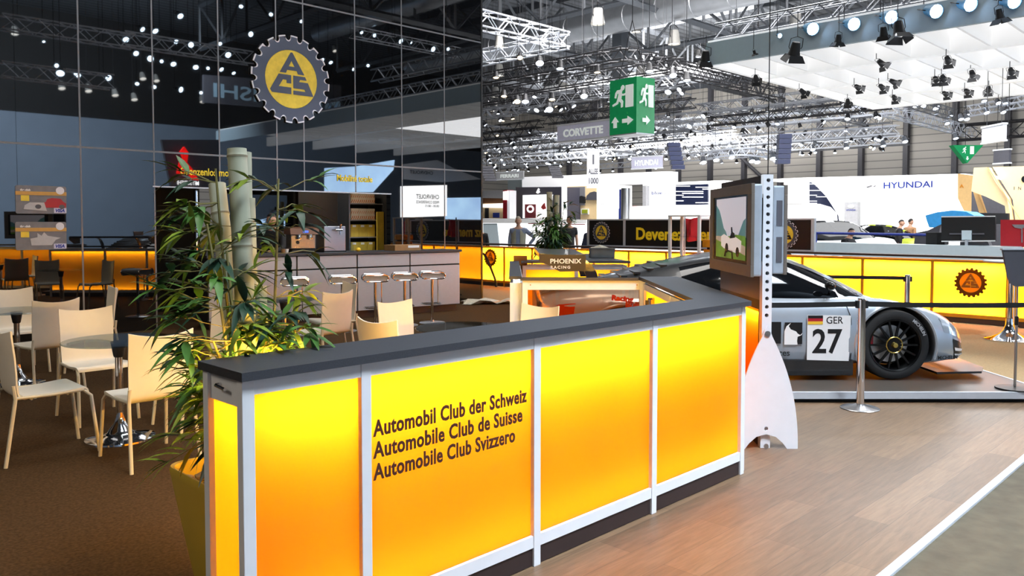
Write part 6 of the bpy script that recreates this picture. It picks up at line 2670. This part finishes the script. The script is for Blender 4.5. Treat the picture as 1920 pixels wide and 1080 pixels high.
for (px0, py0), (px1, py1), yv, lab in (((0, 40), (250, 80), 32, 'truss over the aisle mirrored high on the black wall'), ((230, 70), (470, 112), 32, 'truss over the aisle mirrored beside the club emblem'), ((0, 130), (210, 155), 32, 'truss over the aisle mirrored low on the black wall'), ((660, 105), (860, 60), 34, 'truss over the aisle mirrored near the wall edge')):
    a, c = aty(px0, py0, yv), aty(px1, py1, yv)
    c.z = a.z = (a.z + c.z) / 2
    truss((a.x, 2 * YW - yv, a.z), (c.x, 2 * YW - yv, c.z), .5, 'truss_bright', lab, None, r=.03)
mirrored('diamond_board', 'dark board with three red diamonds mirrored in the black wall', 'sign', [(303, 262), (412, 262), (412, 356), (322, 356)], 40, 'grey_dark')
dm = mirrored('diamond_sign', 'three red lit diamonds mirrored in the black wall', 'sign', [(346, 275), (352, 284), (346, 300), (339, 284)], 39.5, 'mirror_red')
for P in ([(336, 303), (349, 310), (344, 330), (331, 325)], [(350, 305), (361, 318), (372, 338), (356, 336)], [(340, 285), (353, 285), (350, 306), (343, 302)]):
    q = [aty(px, py, 39.5) for px, py in P]
    b = MB()
    b.prism([(v.x, v.z) for v in q], .1, Matrix(((1, 0, 0, 0), (0, 0, -1, 2 * YW - 39.45), (0, 1, 0, 0), (0, 0, 0, 1))))
    b.build('diamond', 'mirror_red', dm)


def mirror_words(s, px0, py, px1, hpx, yv, mat, label):
    """lettering that faces the black wall, so that it reads backwards in it"""
    p, q = aty(px0, py, yv), aty(px1, py, yv)
    me_ = text_mesh(s, 1, .015, .0)
    me_.transform(Matrix.Diagonal(((q.x - p.x) / max(v.co.x for v in me_.vertices), (aty(px0, py - hpx, yv).z - p.z) / max(v.co.y for v in me_.vertices), 1, 1)))
    o_ = put(me_, 'aisle_lettering', mat, frame((q.x, 2 * YW - yv + .02, p.z), (-1, 0, 0), (0, 0, 1)))
    return tag(o_, label, 'lettering')


mirror_words('MITSUBISHI', 332, 346, 373, 8, 39.4, 'mirror_white', 'white lettering under the red diamonds mirrored in the black wall')
mirrored('sign_board', 'dim board with large capitals mirrored beside the club emblem', 'sign', [(382, 140), (640, 160), (640, 212), (382, 192)], 42, 'grey_dark')
mirror_words('MITSUBISHI', 400, 181, 640, 26, 41.6, 'mirror_text', 'large pale capitals mirrored beside the club emblem')
mirrored('press_screen', 'glowing white screen with dark words mirrored in the black wall', 'screen', [(755, 349), (838, 347), (838, 405), (755, 408)], 34, 'mirror_white')
mirror_words('CHEVROLET', 780, 372, 823, 8, 33.9, 'decal_black', 'dark heading on the glowing screen mirrored in the black wall')
mirror_words('PRESS CONFERENCE', 780, 381, 823, 5, 33.9, 'decal_black', 'dark second line on the glowing screen mirrored in the black wall')
mirror_words('08:00 - 08:15', 797, 388, 823, 4, 33.9, 'decal_black', 'dark third line on the glowing screen mirrored in the black wall')
mirrored('pale_screen', 'pale blue lit wall mirrored above the bar opening', 'screen', [(612, 315), (668, 312), (740, 300), (738, 318), (700, 360), (612, 360)], 36, 'mirror_blue')
mirrored('pale_screen', 'pale blue lit wall mirrored beside the wall edge', 'screen', [(838, 371), (904, 370), (904, 412), (838, 411)], 36, 'mirror_blue')
mirrored('pale_screen', 'slim pale wall piece mirrored above the glowing screen', 'screen', [(757, 308), (820, 300), (850, 315), (902, 336), (830, 342), (757, 336)], 38, 'grey_light')
mirror_words('CHEVROLET', 768, 325, 812, 6, 37.8, 'decal_black', 'dark capitals on the slim pale wall mirrored above the glowing screen')
mirrored('fabric_screen', 'bright cloth covered shape mirrored behind the coffee machine', 'screen', [(480, 415), (535, 402), (575, 398), (606, 404), (606, 428), (480, 424)], 40, 'mirror_blue', plane=13.2)

# ---------------------------------------------------------------- people


def skinned(edges_pts, edges, radii, root, name, mat, parent, sub=2):
    me = bpy.data.meshes.new(name)
    me.from_pydata([Vector(p) for p in edges_pts], edges, [])
    o = bpy.data.objects.new(name, me)
    C.objects.link(o)
    sk = o.modifiers.new('skin', 'SKIN')
    sk.use_smooth_shade = True
    for i, r in enumerate(radii):
        rr = r if isinstance(r, tuple) else (r, r)
        me.skin_vertices[0].data[i].radius = rr
    me.skin_vertices[0].data[root].use_root = True
    sb = o.modifiers.new('sub', 'SUBSURF')
    sb.levels = sb.render_levels = sub
    bpy.context.view_layer.update()
    m2 = bpy.data.meshes.new_from_object(o.evaluated_get(bpy.context.evaluated_depsgraph_get()))
    bpy.data.objects.remove(o)
    for p in m2.polygons:
        p.use_smooth = True
    return obj(name, m2, mat, parent)


def person(label, loc, rz, top, trousers, hair, arms, h=1.76, vest=None, lean=0, sit=False):
    """arms: (elbow, wrist) offsets from the shoulder for the -x and +x side; faces -y"""
    t = thing('person', label, 'person', loc, rz)
    k = h / 1.76
    V = lambda x, y, z: (x * k, (y - lean * max(0, z - .95)) * k, z * k)
    hipz, shz = .95, 1.44
    pts = [V(0, 0, hipz), V(0, .0, 1.12), V(0, .01, 1.32), V(0, .01, shz), V(0, .0, 1.52), V(0, -.02, 1.60)]
    rad = [(.135, .095), (.12, .085), (.142, .098), (.105, .075), (.052, .052), (.06, .06)]
    ed = [(0, 1), (1, 2), (2, 3), (3, 4), (4, 5)]
    limbs = {}
    for s in (-1, 1):
        i0 = len(pts)
        e, wv = arms[0 if s < 0 else 1]
        sh_ = Vector(V(s * .185, .01, 1.42))
        el = sh_ + Vector(e) * k
        wr = el + Vector(wv) * k
        pts += [tuple(sh_), tuple(el), tuple(wr), tuple(wr + (wr - el).normalized() * .07 * k)]
        rad += [.058, .042, .03, .034]
        ed += [(3, i0), (i0, i0 + 1), (i0 + 1, i0 + 2), (i0 + 2, i0 + 3)]
        limbs[s] = (sh_, el, wr)
    for s in (-1, 1):
        i0 = len(pts)
        if sit:
            pts += [V(s * .1, -.05, .93), V(s * .13, -.45, .93), V(s * .12, -.48, .5), V(s * .12, -.60, .45)]
        else:
            pts += [V(s * .1, 0, .88), V(s * .11, -.015, .50), V(s * .115, .02, .10), V(s * .13, -.13, .04)]
        rad += [.092, .062, .042, .036]
        ed += [(0, i0), (i0, i0 + 1), (i0 + 1, i0 + 2), (i0 + 2, i0 + 3)]
    body = skinned(pts, ed, rad, 0, 'body', 'skin', t)
    # head with nose, ears and hair
    hc = Vector(V(0, -.035, 1.66))
    b = MB()
    q = bmesh.new()
    bmesh.ops.create_uvsphere(q, u_segments=20, v_segments=14, radius=.105 * k)
    for v in q.verts:
        v.co.x *= .76
        v.co.y *= .92
        v.co.z *= 1.14
        if v.co.z < -.03 * k:
            f = (-.03 * k - v.co.z) / (.09 * k)
            v.co.x *= 1 - .35 * f
            v.co.y = v.co.y * (1 - .3 * f) - .012 * k * f
    b._add(q, Matrix.Translation(hc))
    b.prism([(-.008 * k, 0), (.008 * k, 0), (.011 * k, -.04 * k), (-.011 * k, -.04 * k)], .022 * k, Matrix.Translation(hc + Vector((0, -.092 * k, .01 * k))) @ Matrix.Rotation(PI / 2, 4, 'X') @ Matrix.Identity(4))
    for s in (-1, 1):
        q = bmesh.new()
        bmesh.ops.create_uvsphere(q, u_segments=8, v_segments=6, radius=.026 * k)
        b._add(q, Matrix.Translation(hc + Vector((s * .08 * k, .005, -.005))) @ Matrix.Diagonal((.4, .7, 1.1, 1)))
    hd = b.build('head', 'skin', t, True)
    b = MB()
    for s in (-1, 1):
        q = bmesh.new()
        bmesh.ops.create_uvsphere(q, u_segments=8, v_segments=6, radius=.009 * k)
        b._add(q, Matrix.Translation(hc + Vector((s * .03 * k, -.088 * k, .012 * k))))
    b.build('eyes', 'decal_black', hd)
    b = MB()
    b.box(hc.x - .022 * k, hc.x + .022 * k, hc.y - .092 * k, hc.y - .085 * k, hc.z - .058 * k, hc.z - .052 * k)
    b.build('mouth', 'maroon', hd)
    b = MB()
    q = bmesh.new()
    bmesh.ops.create_uvsphere(q, u_segments=18, v_segments=12, radius=.112 * k)
    for v in list(q.verts):
        v.co.x *= .78
        v.co.y *= .94
        v.co.z *= 1.14
    bmesh.ops.delete(q, geom=[v for v in q.verts if v.co.z < .045 * k - .6 * max(0, v.co.y)], context='VERTS')
    b._add(q, Matrix.Translation(hc + Vector((0, .004, .004))))
    b.build('hair', hair, hd, True)
    # clothes follow the body
    e1 = .012
    tp = [V(0, 0, .80), V(0, 0, 1.1), V(0, .01, 1.32), V(0, .01, 1.44), V(0, .0, 1.50)]
    tr_ = [(.178, .135), (.165, .126), (.19, .138), (.145, .106), (.07, .066)]
    te = [(0, 1), (1, 2), (2, 3), (3, 4)]
    for s in (-1, 1):
        sh_, el, wr = limbs[s]
        i0 = len(tp)
        slv = 1.0 if vest != 'tee' else 0
        tp += [tuple(sh_), tuple(el if slv else sh_.lerp(el, .6))]
        tr_ += [.070, .054 if slv else .058]
        te += [(3, i0), (i0, i0 + 1)]
        if slv:
            tp.append(tuple(el.lerp(wr, .92)))
            tr_.append(.04)
            te.append((i0 + 1, i0 + 2))
    skinned(tp, te, tr_, 0, 'top', top, t)
    if vest and vest != 'tee':
        b = MB()
        vp = [V(0, .01, .78), V(0, .01, 1.1), V(0, .015, 1.32), V(0, .015, 1.47)]
        o = skinned(vp, [(0, 1), (1, 2), (2, 3)], [(.215, .165), (.20, .158), (.228, .172), (.19, .14)], 0, 'vest', vest, t)
        c = MB()
        c.box(-.055 * k, .055 * k, -.4, -.02, .75, 1.7)
        o.parent = None
        cut(o, [c])
        o.parent = t
    lp, lr, le = [V(0, 0, 1.04), V(0, 0, .92)], [(.150, .112), (.158, .118)], [(0, 1)]
    for s in (-1, 1):
        i0 = len(lp)
        if sit:
            lp += [V(s * .1, -.05, .93), V(s * .13, -.45, .93), V(s * .12, -.48, .53)]
        else:
            lp += [V(s * .1, 0, .84), V(s * .11, -.012, .50), V(s * .115, .018, .08)]
        lr += [.105, .076, .06]
        le += [(1, i0), (i0, i0 + 1), (i0 + 1, i0 + 2)]
    skinned(lp, le, lr, 1, 'trousers', trousers, t)
    for s in (-1, 1):
        b = MB()
        q = bmesh.new()
        bmesh.ops.create_uvsphere(q, u_segments=12, v_segments=8, radius=.06)
        y, z = ((-.56, .45) if sit else (-.07, .035))
        b._add(q, Matrix.Translation(V(s * .125, y, z)) @ Matrix.Diagonal((.8, 2.2, .62, 1)))
        b.build('shoe', 'shoe', t, True)
    # hands with five fingers
    for s in (-1, 1):
        sh_, el, wr = limbs[s]
        d = (wr - el).normalized()
        sd = d.cross(Vector((0, 1, 0)))
        if sd.length < .1: sd = d.cross(Vector((0, 0, 1)))
        sd.normalize()
        n_ = d.cross(sd)
        b = MB()
        base = wr + d * .085 * k
        for j, L in enumerate((.066, .076, .072, .056)):
            o_ = base + sd * (j - 1.5) * .02 * k
            b.tube([o_ - d * .02, o_ + d * L * .5 * k, o_ + d * L * k + n_ * .018], [.0095, .0085, .007], 6)
        o_ = wr + d * .03 * k - sd * .03
        b.tube([o_, o_ - sd * .03 + d * .03, o_ - sd * .035 + d * .065], [.011, .0095, .008], 6)
        b.build('fingers', 'skin', t, True)
    return t


HANG = ((-.05, .02, -.30), (.0, -.06, -.26))
HANGR = ((.05, .02, -.30), (.0, -.06, -.26))
HIP = ((.24, .06, -.20), (-.16, -.06, -.20))


def stand_at(px, dep):
    p = UW((px - 960) / FPX * dep, dep)
    return (p.x, p.y, -.03)


person('grey haired man in a sleeveless vest with one hand on his hip', stand_at(972, 21.3), RZ - .1, 'cloth_blue', 'coffee_brown', 'hair_grey', (HANG, HIP), 1.78, vest='cloth_vest')
person('person in a black T-shirt standing behind the far bamboo', stand_at(1067, 22.6), RZ + .25, 'cloth_black', 'cloth_jeans', 'hair_dark', (HANG, HANGR), 1.80, vest='tee')
person('person in dark blue bending down beside the black banner', stand_at(1095, 22.0), RZ + .9, 'cloth_navy', 'cloth_black', 'hair_dark', (((-.1, -.2, -.22), (0, -.2, -.1)), ((.1, -.2, -.22), (0, -.2, -.1))), 1.62, lean=.5)
person('person in dark clothes half hidden by the black wall edge', stand_at(899, 21.2), RZ, 'cloth_black', 'cloth_black', 'hair_dark', (HANG, HANGR), 1.62)
person('bartender in black leaning behind the bamboo leaves at the bar', (7.0, 12.75, 0), RZ - .2, 'cloth_black', 'cloth_black', 'hair_dark', (((-.08, -.16, -.24), (.06, -.22, -.08)), ((.08, -.16, -.24), (-.05, -.22, -.06))), 1.74, lean=.1)
person('person in black crouching beside the silver grey sedan', stand_at(1586, 19.6), RZ + .6, 'cloth_black', 'cloth_tan', 'hair_dark', (((-.1, -.15, -.25), (.1, -.2, 0)), ((.1, -.15, -.25), (-.1, -.2, 0))), 1.48, lean=.2)
person('person in black walking by the lime green hatchback', stand_at(1684, 28.0), RZ + 1.2, 'cloth_black', 'cloth_black', 'hair_dark', (HANG, HANGR), 1.72, lean=.1)
person('person in a tan jacket beside the lime green hatchback', stand_at(1706, 29.0), RZ + 2.0, 'cloth_tan', 'cloth_black', 'hair_dark', (HANG, HANGR), 1.76)
